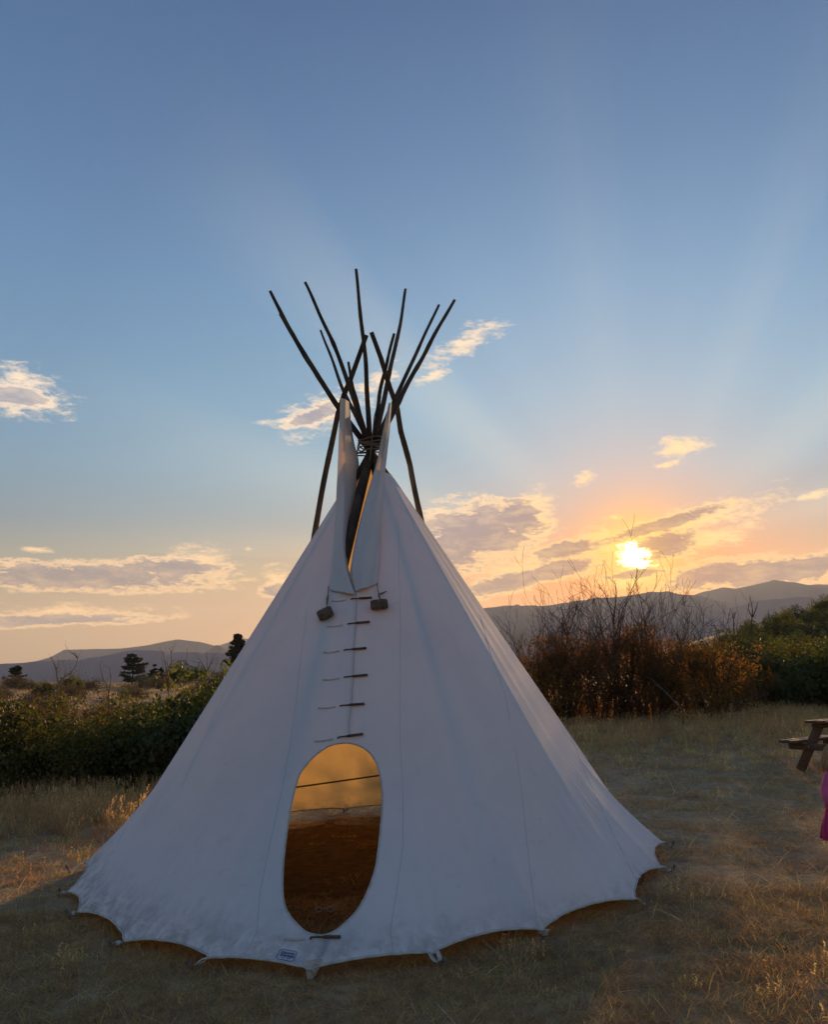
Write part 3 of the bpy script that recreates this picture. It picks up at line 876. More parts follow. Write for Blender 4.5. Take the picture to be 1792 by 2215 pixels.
# loops and pegs
for pg, cr in zip(pegs, cors):
    out = (pg - cr); out.z = 0; out.normalize(); side = Vector((-out.y, out.x, 0))
    hub = pg + Vector((0, 0, 0.03))
    mb = MB()
    for sgn in (-1, 1):
        a = cr + side * 0.026 * sgn + Vector((0, 0, 0.006)); b = hub + side * 0.008 * sgn
        up = Vector((0, 0, 0.002)); wv = side * 0.015
        vs = []
        for k in range(5):
            p = a.lerp(b, k / 4) + Vector((0, 0, 0.012 * math.sin(math.pi * k / 4) * sgn)); vs += [p - wv - up, p + wv - up, p + wv + up, p - wv + up]
        fs = []
        for k in range(4):
            for m in range(4): fs.append((k * 4 + m, k * 4 + (m + 1) % 4, k * 4 + 4 + (m + 1) % 4, k * 4 + 4 + m))
        fs += [(3, 2, 1, 0), (16, 17, 18, 19)]
        mb.add(vs, fs)
    part(mb, 'peg_loop', M_STRAP)
    mb = MB(); d = (Vector((0, 0, 1)) + out * 0.55).normalized()
    q = pg + out * 0.012
    mb.tube([q - d * 0.10, q + d * 0.03, q + d * 0.055, q + d * 0.07], [0.007, 0.010, 0.011, 0.008], 7)
    mb.tube([q + d * 0.045 - out * 0.014, q + d * 0.05 + out * 0.02], 0.005, 6)
    part(mb, 'peg', M_PEG)
# the pointed tab under the door
mb = MB(); tp = [(660, 2096), (696, 2098), (676, 2119), (665, 2119)]
b_ = [depth_pt(*tp[0], 0.004), depth_pt(*tp[1], 0.004)]
gq = [ground_hit(676, 2122), ground_hit(665, 2122)]
c_ = [b_[0] + Vector((0, 0, 0.03)), b_[1] + Vector((0, 0, 0.03))]
mb.add(c_ + b_ + [gq[1] + Vector((0, 0, .01)), gq[0] + Vector((0, 0, .01))], [(0, 1, 3, 2), (2, 3, 5, 4)]); part(mb, 'hem_tab', M_STRAP)

# maker's stamp: blue outline with three short rows of worn print
def bil(q, u, v):
    (ax, ay), (bx, by), (cx, cy), (dx, dy) = q
    return ((ax * (1 - u) + bx * u) * (1 - v) + (dx * (1 - u) + cx * u) * v, (ay * (1 - u) + by * u) * (1 - v) + (dy * (1 - u) + cy * u) * v)
ST = [(607.3, 2053.4), (644, 2058.6), (634, 2080.6), (596.6, 2073)]
mb = MB()
def stroke(u0, v0, u1, v1, wpx):
    a = on_cover(*bil(ST, u0, v0), 0.0035); b = on_cover(*bil(ST, u1, v1), 0.0035)
    if a and b: mb.tube([a, a.lerp(b, .5), b], wpx, 4)
cr_ = 0.12
for s_ in ((cr_, 0, 1 - cr_, 0), (1 - cr_, 0, 1, cr_), (1, cr_, 1, 1 - cr_), (1, 1 - cr_, 1 - cr_, 1), (1 - cr_, 1, cr_, 1), (cr_, 1, 0, 1 - cr_), (0, 1 - cr_, 0, cr_), (0, cr_, cr_, 0)): stroke(*s_, 0.0018)
rnd = random.Random(5)
u = 0.16
while u < 0.90:
    h = rnd.choice((.17, .2)); stroke(u, .20, u - .03, .20 + h, 0.0016); stroke(u, .20 + rnd.choice((0, h / 2)), u + .04, .20 + rnd.choice((0, h)), 0.0015); u += 0.072
u = 0.17
while u < 0.92:
    h = .20; stroke(u, .46, u - .02, .46 + h, 0.0017); stroke(u, .46 + rnd.choice((0, h)), u + .04, .46 + rnd.choice((0, h / 2, h)), 0.0016); u += 0.075
for u in (.30, .36, .42, .47, .60, .66, .72, .78): stroke(u, .76, u - .01, .84, 0.0016)
sub(mb, 'maker_stamp', M_INK)

# rope strung between poles inside
def pole_at(phi, z):
    b = pole_base[phi]; u = (z - b.z) / (LASH.z - b.z); return b.lerp(LASH, u) + pdir(phi) * -0.06
mb = MB()
A = pole_at(-96, 1.0); B = pole_at(105, 1.0)
A = on_line(Vector((A.x, A.y, 0.2)), Vector((A.x, A.y, 2.0)), (400, 1745)); B = on_line(Vector((B.x, B.y, 0.2)), Vector((B.x, B.y, 2.2)), (1010, 1612))
A = pole_at(-96, A.z); B = pole_at(105, B.z)
mb.tube([A.lerp(B, k / 16) + Vector((0, 0, -0.02 * math.sin(math.pi * k / 16))) for k in range(17)], 0.0085, 6); part(mb, 'inner_rope', M_ROPE)

# a small metal clip lying on the grass inside the doorway
cg = ground_hit(702, 1983); cg.z += 0.05
mb = MB()
for sx, rr in ((-0.042, 0.015), (0.04, 0.018)):
    mb.tube([(sx + math.cos(t) * rr * 1.3, math.sin(t) * rr, 0.004 * math.cos(2 * t)) for t in [2 * math.pi * i / 16 for i in range(17)]], 0.0045, 6, False)
mb.tube([(-0.025, 0, 0), (0.0, 0.004, 0.003), (0.02, 0, 0)], 0.005, 6)
mb.tube([(0.052, 0.01, 0), (0.075, 0.025, 0.006)], 0.004, 6)
clip = mb.build('metal_clip', M_METAL, None, True, None); clip.location = cg; clip.rotation_euler = (R(55), 0, R(6))
tag(clip, 'small pale metal clip lying on the floor inside the tipi doorway', 'clip')

# ------------------------------------------------------------------ plants
M_BARK = material('bark', (0.075, 0.055, 0.042), 0.9, var=0.4, vscale=6, col2=(0.04, 0.03, 0.024))
M_TWIG = material('bare_twigs', (0.095, 0.06, 0.044), 0.9, obj_rand=0.3)
M_PALEWOOD = material('pale_dead_wood', (0.20, 0.165, 0.125), 0.9, var=0.3, vscale=8)
M_OAK = material('oak_leaves', (0.085, 0.095, 0.025), 0.6, obj_rand=0.35, var=0.5, vscale=2.2, col2=(0.13, 0.115, 0.03), trans=(0.38, (1.3, 1.25, 0.55)))
M_DARKOAK = material('dark_oak_leaves', (0.042, 0.062, 0.022), 0.6, obj_rand=0.3, var=0.5, vscale=2.0, col2=(0.075, 0.085, 0.028), trans=(0.32, (1.3, 1.25, 0.6)))
M_BROWNLEAF = material('turning_leaves', (0.23, 0.115, 0.038), 0.7, obj_rand=0.4, var=0.5, vscale=1.8, col2=(0.10, 0.078, 0.028), trans=(0.55, (1.4, 1.1, 0.5)))
M_NEEDLE = material('pine_needles', (0.026, 0.036, 0.016), 0.6, obj_rand=0.3, trans=(0.2, (1.2, 1.2, 0.6)))
M_SAGE = material('sagebrush', (0.115, 0.092, 0.058), 0.8, obj_rand=0.4, trans=(0.25, (1.2, 1.1, 0.7)))

def unit(rng, up=0.0):
    while True:
        v = Vector((rng.uniform(-1, 1), rng.uniform(-1, 1), rng.uniform(-1, 1)))
        if 0.05 < v.length < 1: break
    v.normalize(); v.z += up
    return v.normalized()
def leaf(mb, p, size, rng, mi=0, long=1.5):
    d = unit(rng); a = d.cross(unit(rng))
    if a.length < .05: a = d.orthogonal()
    a.normalize()
    h = d * size * long * .5; w = a * size * .5
    c = d.cross(a) * size * 0.15
    mb.add([p - h, p - w + c, p + h, p + w + c], [(0, 1, 2, 3)], mi)
def grow(mb, p, d, L, r, depth, rng, tips, wob=0.25, kids=(2, 4), spread=0.7, up=0.15, shrink=0.62, min_n=3, rmin=0.0016):
    n = 5 if depth > 1 else 4
    pts = [p]; rad = [r]; q = p; dd = d.normalized()
    for i in range(n):
        dd = (dd + unit(rng) * wob + Vector((0, 0, up * 0.3))).normalized()
        q = q + dd * (L / n); pts.append(q); rad.append(max(rmin, r * (1 - 0.62 * (i + 1) / n)))
    mb.tube(pts, rad, 5 if depth >= 3 else min_n, False)
    tips.append((q, depth)); tips.append((pts[len(pts) // 2], depth))
    if depth <= 0: return
    for k in range(rng.randint(*kids)):
        i = rng.randint(2, n)
        nd = (dd * (1.0) + unit(rng) * spread + Vector((0, 0, up))).normalized()
        grow(mb, pts[i], nd, L * shrink * rng.uniform(.75, 1.15), rad[i] * 0.72, depth - 1, rng, tips, wob, kids, spread, up, shrink, min_n, rmin)

def leafy_shrub(name, label, cat, group, seed, w, h, mat, nleaf, lsize, stems=9, hollow=0.55, holes=0.5):
    rng = random.Random(seed)
    root = thing(name, label, cat, group=group)
    mb = MB(); tips = []
    for k in range(stems):
        a = rng.uniform(0, 2 * math.pi)
        d = Vector((math.cos(a) * rng.uniform(.15, .75) * w / h, math.sin(a) * rng.uniform(.15, .75) * w / h, 1.0))
        grow(mb, Vector((math.cos(a) * .08 * w, math.sin(a) * .08 * w, -0.05)), d, h * rng.uniform(.45, .62), 0.012 + 0.010 * h, 2, rng, tips, 0.22, (2, 3), 0.7, 0.1)
    mb.build('stems', M_BARK, root)
    mb = MB()
    blobs = []
    for k in range(11):
        a = rng.uniform(0, 2 * math.pi); rr = rng.uniform(0.1, 0.85) ** .7 * w * .5
        hz = h * (1 - (rr / (w * .62)) ** 2) * rng.uniform(.5, .92)
        blobs.append((Vector((math.cos(a) * rr, math.sin(a) * rr, max(.2 * h, hz))), rng.uniform(.16, .30) * w))
    n = 0; tries = 0
    while n < nleaf and tries < nleaf * 6:
        tries += 1
        if rng.random() < 0.30 and tips:
            p = rng.choice(tips)[0] + unit(rng) * rng.uniform(0, .12 * w)
        else:
            c, rr = rng.choice(blobs); u = unit(rng, .12); p = c + u * rr * (hollow + (1 - hollow) * rng.random()) * Vector((1, 1, .85)).length / 1.65
        if p.z < 0.02: continue
        if noise.noise(p * (3.2 / w) * 1.6 + Vector((seed, 0, 0))) < -0.32 * (1 - holes) - 0.12: continue
        leaf(mb, p, lsize * rng.uniform(.6, 1.3), rng); n += 1
    mb.build('foliage', mat, root, smooth=False)
    return root
def bare_shrub(name, label, cat, group, seed, w, h, mat_leaf, nleaf, lsize, stems=9, leaf_top=0.6):
    rng = random.Random(seed)
    root = thing(name, label, cat, group=group)
    mb = MB(); tips = []
    for k in range(stems):
        a = rng.uniform(0, 2 * math.pi); lean = rng.uniform(.05, .42)
        d = Vector((math.cos(a) * lean * w / 2, math.sin(a) * lean * w / 2, 1.0))
        grow(mb, Vector((math.cos(a) * .12 * w * rng.random(), math.sin(a) * .12 * w * rng.random(), -0.1)), d, h * rng.uniform(.42, .60), rng.uniform(.022, .036), 3, rng, tips, 0.20, (2, 3), 0.80, 0.16, 0.64, 3, 0.0042)
    mb.build('branches', M_TWIG, root)
    mb = MB(); n = 0; tries = 0
    low = [t for t in tips if t[0].z < leaf_top * h]
    while n < nleaf and tries < nleaf * 6:
        tries += 1
        if rng.random() < .55: p = rng.choice(low)[0] + unit(rng) * rng.uniform(0, .22)
        else:
            a = rng.uniform(0, 2 * math.pi); rr = w * .5 * math.sqrt(rng.random())
            p = Vector((math.cos(a) * rr, math.sin(a) * rr, rng.uniform(.02, leaf_top) * h))
        if p.z < .03 or noise.noise(p * 1.7 + Vector((seed, 0, 0))) < -0.10 + 0.30 * max(0, p.z / h - leaf_top * .6): continue
        leaf(mb, p, lsize * rng.uniform(.6, 1.3), rng); n += 1
    mb.build('foliage', mat_leaf, root, smooth=False)
    return root

def pine(name, label, seed, h, w, loc, flat=0.0, lean=0.0):
    rng = random.Random(seed)
    root = thing(name, label, 'tree', loc)
    mb = MB()
    trunk = [Vector((lean * (k / 10) ** 1.5 * h * .2 + noise.noise((k * .4, seed, 0)) * .02 * h, 0, -0.1 + h * k / 10)) for k in range(11)]
    mb.tube(trunk, [0.030 * h * (1 - .085 * k) for k in range(11)], 6)
    lf = MB()
    for k in range(54):
        u = 0.17 + 0.82 * rng.random() ** .85
        if noise.noise((u * 7.0, seed, 0)) < -.22: continue
        c = trunk[int(u * 10)].lerp(trunk[min(10, int(u * 10) + 1)], u * 10 - int(u * 10))
        reach = w * .5 * ((1 - u) ** .7 + .10) * (1 + .35 * noise.noise((u * 4, seed * 2.0, 3)))
        if u < .3: reach *= .8
        if True:
            a = rng.uniform(0, 2 * math.pi); L = reach * rng.uniform(.5, 1.15)
            d = Vector((math.cos(a), math.sin(a), rng.uniform(-.12, .22)))
            pts = [c, c + d * L * .5 + Vector((0, 0, -.02 * L)), c + d * L + Vector((0, 0, .12 * L))]
            mb.tube(pts, [.010 * h * (1 - u * .6), .006 * h * (1 - u * .6), .003 * h], 3, False)
            for m in range(16):
                t = rng.uniform(.30, 1.05); p = c + d * L * t + Vector((0, 0, .10 * L * t * t))
                side = Vector((-d.y, d.x, 0)) * rng.uniform(-.22, .22) * L
                for q in range(9):
                    o = unit(rng, .15) * rng.uniform(.01, .085) * h * .75; o.z *= .62
                    leaf(lf, p + side + o, .026 * h * rng.uniform(.6, 1.2), rng, 0, 2.8)
    mb.build('trunk', M_BARK, root); lf.build('crown', M_NEEDLE, root, smooth=False)
    return root

def put(px, y, dz=0.0):
    """spot on the ground in the direction of a picture column, y metres ahead"""
    x = (px - PW / 2) / FPX * (y * math.cos(PITCH) - 1.2 * math.sin(PITCH))
    return Vector((x, y, gz(x, y) + dz))

# --- the dark oak scrub beside the tipi
rng = random.Random(11)
oakL = [leafy_shrub('oak_shrub', 'dark leafy green oak shrub in the low hedge behind the tall dry grass', 'shrub', 'green oak scrub hedge by the tipi', 100 + k, w_, h_, M_DARKOAK if k % 2 else M_OAK, (5200, 4200, 6200, 3600)[k], (0.050, 0.066, 0.042, 0.058)[k], 9) for k, (w_, h_) in enumerate(((2.3, 1.45), (2.1, 1.3), (2.5, 1.55), (1.9, 1.2)))]
spotsL = [(25, 13.6, 0), (110, 14.4, 1), (205, 13.6, 2), (300, 14.2, 3), (385, 14.0, 1), (455, 14.8, 0), (70, 16.2, 2), (165, 16.5, 0), (262, 16.3, 3), (350, 16.6, 1), (-70, 14.6, 3), (430, 16.9, 2), (530, 15.5, 1), (-60, 17.5, 0), (10, 18.6, 3), (310, 19.0, 0), (220, 19.5, 1), (500, 18.5, 3)]
first = set()
for px, y, k in spotsL:
    L = put(px, y); rz = rng.uniform(0, 6.3); scv = rng.uniform(.62, 1.0); scv = (scv * 1.1, scv * 1.1, scv * rng.uniform(.75, 1.3))
    if k not in first: first.add(k); oakL[k].location = L; oakL[k].rotation_euler = (0, 0, rz); oakL[k].scale = scv
    else: copy_tree(oakL[k], L, rz, scv)

# (twiggy shrubs among them follow once the bare shrubs are built)
# --- the bare thicket on the far side of the grass
thick = [bare_shrub('bare_thicket_shrub', 'tall bare-topped brown shrub in the thicket below the sun', 'shrub', 'bare-topped thicket shrubs', 200 + k, w_, h_, M_BROWNLEAF, 2600, 0.042, 10, .58) for k, (w_, h_) in enumerate(((2.6, 3.4), (2.4, 2.9), (2.8, 3.7), (2.2, 3.1)))]
spotsR = [(1088, 26.5, 1, .66), (1125, 25.5, 3, .84), (1175, 26.8, 0, .88), (1215, 25.2, 1, .98), (1262, 26.2, 2, .96), (1300, 25.0, 3, 1.0), (1335, 26.6, 2, 1.08), (1378, 25.4, 0, 1.04), (1420, 26.4, 3, 1.06),
          (1462, 25.2, 2, .9), (1500, 26.5, 0, .95), (1540, 25.6, 1, .98), (1590, 26.8, 3, .8), (1210, 28.5, 2, .86), (1400, 28.6, 1, 1.0)]
first = set()
for px, y, k, s_ in spotsR:
    L = put(px, y); rz = rng.uniform(0, 6.3); s_ *= 1.22
    if k not in first: first.add(k); thick[k].location = L; thick[k].rotation_euler = (0, 0, rz); thick[k].scale = (s_,) * 3
    else: copy_tree(thick[k], L, rz, s_)
for i, (px, y, k, s_) in enumerate(((40, 15.4, 1, .50), (95, 17.2, 3, .56), (150, 15.2, 0, .46), (240, 17.6, 2, .46), (330, 15.6, 3, .47), (400, 17.4, 1, .58), (470, 16.6, 0, .50), (-20, 16.6, 2, .48), (290, 20.5, 1, .6), (180, 21.5, 3, .6), (60, 22.5, 0, .55))):
    copy_tree(thick[k], put(px, y), i * 1.9, s_, 'half-bare twiggy brown shrub poking out of the green oak hedge', 'twiggy shrubs in the oak hedge').name = 'twiggy_shrub'
und = [leafy_shrub('leafy_undergrowth_shrub', 'low rusty leafy shrub at the foot of the bare thicket', 'shrub', 'leafy undergrowth along the thicket', 300 + k, 2.2, 1.7, M_BROWNLEAF, 1900, 0.05, 9) for k in range(2)]
first = set()
for i in range(9):
    k = i % 2; px = 1100 + i * 58 + rng.uniform(-16, 16); L = put(px, 24.3 + rng.uniform(0, 1.5)); rz = rng.uniform(0, 6.3); s_ = rng.uniform(.75, 1.1)
    if k not in first: first.add(k); und[k].location = L; und[k].rotation_euler = (0, 0, rz); und[k].scale = (s_,) * 3
    else: copy_tree(und[k], L, rz, s_)

# --- rounded oaks on the slope beyond the picnic table
hillp = [leafy_shrub('hillside_oak', 'rounded green scrub oak on the slope beyond the picnic table', 'shrub', 'scrub oaks covering the hillside', 400 + k, w_, h_, (M_OAK, M_DARKOAK, M_OAK)[k], 4200, 0.10, 7) for k, (w_, h_) in enumerate(((3.6, 2.6), (4.0, 3.0), (3.2, 2.2)))]
spotsH = [(1660, 31, 1, .85), (1720, 29, 0, .82), (1775, 27.5, 1, .80), (1625, 33, 2, .8), (1690, 34, 0, .9), (1745, 33, 2, 1.0), (1800, 31, 0, .95), (1830, 28, 2, .9), (1560, 36, 1, .95), (1590, 38, 0, 1.0), (1530, 38, 1, .85), (1620, 40, 2, .95)]
for i in range(64):
    y = 42 + 72 * ((i * 0.618) % 1.0); px = 1560 + (i * 53.7) % 300
    spotsH.append((px + rng.uniform(-14, 14), y, i % 3, rng.uniform(.7, 1.15)))
for i in range(22): spotsH.append((1860 + (i * 61.3) % 420, 30 + 60 * ((i * .618) % 1.0), i % 3, rng.uniform(.7, 1.1)))
first = set()
for px, y, k, s_ in spotsH:
    L = put(px, y, -.15); rz = rng.uniform(0, 6.3)
    if k not in first: first.add(k); hillp[k].location = L; hillp[k].rotation_euler = (0, 0, rz); hillp[k].scale = (s_,) * 3
    else: copy_tree(hillp[k], L, rz, s_)

# --- sagebrush and brush mounds on the open field
sage = [leafy_shrub('sagebrush', 'low dull brown brush mound on the open field', 'shrub', 'brush mounds on the far field', 500 + k, 2.6, 1.0, M_SAGE, 2200, 0.07, 6) for k in range(2)]
first = set()
for i in range(34):
    y = 24 + 84 * ((i * .618 + .2) % 1.0) ** 1.1; px = -40 + (i * 97.3) % 640; k = i % 2
    L = put(px, y, -.05); rz = rng.uniform(0, 6.3); s_ = rng.uniform(.5, 1.0) * (1 + .3 * (y > 60))
    if k not in first: first.add(k); sage[k].location = L; sage[k].rotation_euler = (0, 0, rz); sage[k].scale = (s_,) * 3
    else: copy_tree(sage[k], L, rz, s_)

# --- pines and junipers along the edge of the field
pine('pine_tree', 'layered dark pine tree standing on the field edge between bare saplings', 21, 4.1, 5.4, put(285, 104, -.3), 1.0)
pine('pine_tree', 'tallest dark pine tree, its crown partly hidden by the tipi edge', 22, 6.2, 4.6, put(512, 106, -.4), .4)
pine('pine_tree', 'small lone pine tree with bare lower trunk on the field edge', 23, 2.9, 3.0, put(31, 102, -.3), 1.0)
pine('juniper_tree', 'narrow young conifer, shorter of the close pair on the field edge', 24, 2.3, 1.5, put(346, 100, -.2))
pine('juniper_tree', 'narrow young conifer, taller of the close pair on the field edge', 25, 2.7, 1.5, put(331, 101, -.2))
for lab, px, y, s_, k in (('round dark shrub on the field edge beside the tallest pine', 398, 98, .95, 1), ('round reddish shrub on the field edge next to a bare sapling', 425, 95, .8, 0), ('twiggy rounded bush on the field edge near the lone pine', 95, 60, .62, 2), ('dense brown bush on the field edge between two saplings', 150, 66, .68, 0)):
    o = copy_tree(hillp[k], put(px, y, -.2), px * .1, s_, lab); o.name = 'field_shrub'
    if 'group' in o: del o['group']

# --- bare saplings rising out of the scrub: main forks as they stand, fine twigs grown on them
def sapling(label, forks, y, r, seed, mat=None, twigs=2):
    rng_ = random.Random(seed)
    base = put(forks[0][0][0], y)
    root = thing('bare_sapling', label, 'sapling', base)
    mb = MB(); tips = []
    for i, f in enumerate(forks):
        P = [EYE + ray(*p) * ((y + rng_.uniform(-.15, .15) * (j > 0)) / ray(*p).y) for j, p in enumerate(f)]
        if i == 0: P = [base + Vector((0, 0, -.05))] + P
        P = [p - base for p in P]
        rr = r if i == 0 else r * .62
        mb.tube(P, [rr * (1 - .72 * j / (len(P) - 1)) for j in range(len(P))], 5)
        for j in range(1, len(P)):
            for t in range(twigs):
                q = P[j - 1].lerp(P[j], rng_.uniform(.4, 1)); 
                if q.z > .45 * P[-1].z: grow(mb, q, (P[j] - P[j - 1]).normalized() + unit(rng_) * .8, rng_.uniform(.12, .28), rr * .35, 1, rng_, tips, .2, (1, 2), .7, .2)
    mb.build('branches', mat or M_TWIG, root)
sapling('bare pale-stemmed sapling with a wide two-armed fork', [[(123, 1560), (124, 1505), (126, 1478), (122, 1450), (118, 1438), (111, 1420)], [(126, 1478), (141, 1463), (152, 1456), (163, 1442), (168, 1424), (172, 1414)], [(122, 1448), (128, 1437)], [(168, 1424), (160, 1413), (153, 1412)]], 17.5, .022, 31, M_PALEWOOD, 1)
sapling('small bare sapling with two upright prongs', [[(236, 1530), (234, 1490), (222, 1465), (216, 1436)], [(236, 1500), (240, 1465), (236, 1440)]], 19, .014, 32, None, 1)
sapling('slender bare sapling with many fine upright twigs', [[(366, 1540), (364, 1500), (365, 1460), (371, 1430), (370, 1408)], [(365, 1470), (358, 1440), (352, 1410)], [(365, 1462), (376, 1440)], [(365, 1480), (355, 1452), (350, 1432)]], 20, .016, 33, None, 3)
sapling('bare leaning pole-like sapling without side branches', [[(392, 1540), (398, 1470), (402, 1440), (406, 1402)], [(402, 1436), (415, 1442), (422, 1450)]], 21, .013, 34, None, 0)
sapling('bare sapling fanning out in a broad open crown by the tipi', [[(432, 1540), (446, 1480), (449, 1450), (447, 1415)], [(449, 1455), (436, 1434), (427, 1432)], [(449, 1450), (458, 1430), (466, 1416)], [(448, 1470), (463, 1452), (470, 1432)], [(446, 1480), (470, 1460), (482, 1436)]], 21, .017, 35, None, 2)
sapling('crooked dead sapling arching low over the scrub', [[(300, 1585), (286, 1560), (262, 1530), (235, 1512), (208, 1510)]], 15.5, .014, 36, None, 1)
sapling('tall bare sapling with a long forked tip above the thicket', [[(1330, 1500), (1330, 1400), (1326, 1330), (1310, 1285), (1300, 1272)], [(1328, 1350), (1334, 1290), (1332, 1262), (1327, 1255)], [(1330, 1380), (1345, 1330), (1350, 1300)]], 25.6, .03, 37, None, 3)
sapling('bare sapling whose two limbs make a wide open fork over the thicket', [[(1220, 1500), (1222, 1420), (1230, 1370), (1245, 1325), (1256, 1303)], [(1230, 1372), (1220, 1330), (1213, 1312)], [(1245, 1325), (1250, 1305), (1249, 1298)]], 25.2, .03, 38, None, 3)
sapling('single thin bare sapling bending outward above the thicket', [[(1398, 1500), (1400, 1400), (1394, 1330), (1386, 1295), (1379, 1275)], [(1396, 1345), (1412, 1315), (1424, 1300)]], 25.4, .026, 39, None, 3)
sapling('dead snag with stubby limbs above the green oaks', [[(1628, 1420), (1627, 1345), (1629, 1320), (1623, 1290)], [(1628, 1335), (1619, 1318), (1621, 1305)], [(1629, 1335), (1637, 1315), (1640, 1302)]], 39, .05, 40, None, 1)
sapling('short dead forked snag above the green oaks', [[(1590, 1420), (1588, 1345), (1586, 1328), (1580, 1318)], [(1588, 1338), (1593, 1322)]], 38, .04, 41, None, 1)
sapling('fallen pale dead branch leaning out of the thicket', [[(1478, 1538), (1455, 1512), (1435, 1492), (1418, 1476), (1410, 1468)]], 23.6, .03, 42, M_PALEWOOD, 1)
sapling('low crooked dead limb reaching over the sunlit grass', [[(1564, 1548), (1580, 1518), (1608, 1524), (1630, 1512), (1655, 1502)], [(1608, 1524), (1590, 1540), (1582, 1540)], [(1630, 1512), (1645, 1498)]], 24.0, .04, 43, None, 2)

# ------------------------------------------------------------------ grass: tufts scattered as points
def blade(mb, p, d, L, w, bend, rng, mi):
    side = d.cross(Vector((0, 0, 1)));
    if side.length < 1e-3: side = Vector((1, 0, 0))
    side.normalize(); a = rng.uniform(0, math.pi); side = (side * math.cos(a) + Vector((-side.y, side.x, 0)) * math.sin(a)).normalized()
    vs = []; q = Vector(p); dd = d.normalized(); n = 3
    for k in range(n + 1):
        ww = w * (1 - k / n * .85)
        if k < n: vs += [q - side * ww * .5, q + side * ww * .5]
        else: vs += [q]
        dd = (dd + bend).normalized(); q = q + dd * L / n
    fs = [(0, 1, 3, 2), (2, 3, 5, 4), (4, 5, 6)]
    mb.add(vs, fs, mi)
def grass_mat(name, c, c2, tr=0.5):
    return material(name, c, 0.8, var=0.5, vscale=14, col2=c2, obj_rand=0.55, trans=(tr, (1.1, 1.0, 0.75)), spec=0.15)
M_STRAW = grass_mat('straw_grass', (0.70, 0.49, 0.255), (0.54, 0.355, 0.175))
M_OLIVE = grass_mat('olive_grass', (0.44, 0.32, 0.13), (0.55, 0.39, 0.175))
M_DULL = grass_mat('dead_grass', (0.56, 0.37, 0.20), (0.40, 0.255, 0.135))
M_GREENB = grass_mat('green_grass', (0.19, 0.205, 0.095), (0.27, 0.25, 0.125))
GM = [M_STRAW, M_OLIVE, M_DULL, M_GREENB]
def tuft(seed, n, rad, Lmin, Lmax, w, flat, mix, heads=False):
    rng = random.Random(seed); mb = MB()
    for k in range(n):
        a = rng.uniform(0, 6.283); rr = rad * math.sqrt(rng.random())
        p = Vector((math.cos(a) * rr, math.sin(a) * rr, -0.004))
        az = rng.uniform(0, 6.283); fl = flat * rng.random()
        d = Vector((math.cos(az) * (.25 + fl * 2.2), math.sin(az) * (.25 + fl * 2.2), 1.0)).normalized()
        L = rng.uniform(Lmin, Lmax)
        bend = Vector((math.cos(az), math.sin(az), -.35)) * rng.uniform(.05, .42)
        m = rng.choices(range(4), mix)[0]
        blade(mb, p, d, L, w * rng.uniform(.6, 1.3), bend, rng, m)
        if heads and rng.random() < .22:
            top = p + d * L * .9 + bend * L * .4
            for q in range(6): leaf(mb, top + Vector((rng.uniform(-.006, .006), rng.uniform(-.006, .006), -q * .012)), .010, rng, 0, 2.4)
    me = bpy.data.meshes.new('tuft'); me.from_pydata(mb.v, [], mb.f)
    for m in GM: me.materials.append(m)
    me.polygons.foreach_set('material_index', mb.mi); me.update()
    return bpy.data.objects.new('grass_tuft', me)
def scatter(name, label, tufts, pts):
    col = bpy.data.collections.new(name + '_tufts')
    for t in tufts: col.objects.link(t)
    me = bpy.data.meshes.new(name); me.from_pydata([p[:3] for p in pts], [], [])
    at = me.attributes.new('rot', 'FLOAT_VECTOR', 'POINT'); at.data.foreach_set('vector', [c for p in pts for c in (p[5], p[6], p[3])])
    at = me.attributes.new('size', 'FLOAT', 'POINT'); at.data.foreach_set('value', [p[4] for p in pts])
    at = me.attributes.new('pick', 'INT', 'POINT'); at.data.foreach_set('value', [int(p[7]) for p in pts])
    o = link(name, me); tag(o, kind='stuff')
    ng = bpy.data.node_groups.new(name, 'GeometryNodeTree')
    ng.interface.new_socket('Geometry', in_out='INPUT', socket_type='NodeSocketGeometry'); ng.interface.new_socket('Geometry', in_out='OUTPUT', socket_type='NodeSocketGeometry')
    N = ng.nodes.new; gi, go = N('NodeGroupInput'), N('NodeGroupOutput')
    ip = N('GeometryNodeInstanceOnPoints'); ci = N('GeometryNodeCollectionInfo'); ci.inputs['Collection'].default_value = col
    ci.inputs['Separate Children'].default_value = True; ci.inputs['Reset Children'].default_value = True
    ip.inputs['Pick Instance'].default_value = True
    def attr(n, t):
        a = N('GeometryNodeInputNamedAttribute'); a.data_type = t; a.inputs['Name'].default_value = n; return a.outputs[0]
    K = ng.links.new
    m2 = N('GeometryNodeMeshToPoints'); K(gi.outputs[0], m2.inputs[0]); K(m2.outputs[0], ip.inputs['Points'])
    K(ci.outputs[0], ip.inputs['Instance']); K(attr('pick', 'INT'), ip.inputs['Instance Index'])
    e2r = N('FunctionNodeEulerToRotation'); K(attr('rot', 'FLOAT_VECTOR'), e2r.inputs[0]); K(e2r.outputs[0], ip.inputs['Rotation'])
    K(attr('size', 'FLOAT'), ip.inputs['Scale']); K(ip.outputs[0], go.inputs[0])
    md = o.modifiers.new('scatter', 'NODES'); md.node_group = ng
    return o
rng = random.Random(77)
SHORT = [tuft(600 + k, 54, .12, .03, .10, .0034, 2.6, m) for k, m in enumerate(((3, 2, 5, .6), (4, 1, 4, .2), (2, 3, 4, 1.2), (2, 1, 6, .3), (5, 1, 3, .2)))]
MEDIUM = [tuft(620 + k, 40, .09, .06, .17, .0034, .7, m, k > 1) for k, m in enumerate(((4, 3, 3, .6), (5, 2, 3, .3), (3, 4, 2, 1), (5, 3, 3, .2)))]
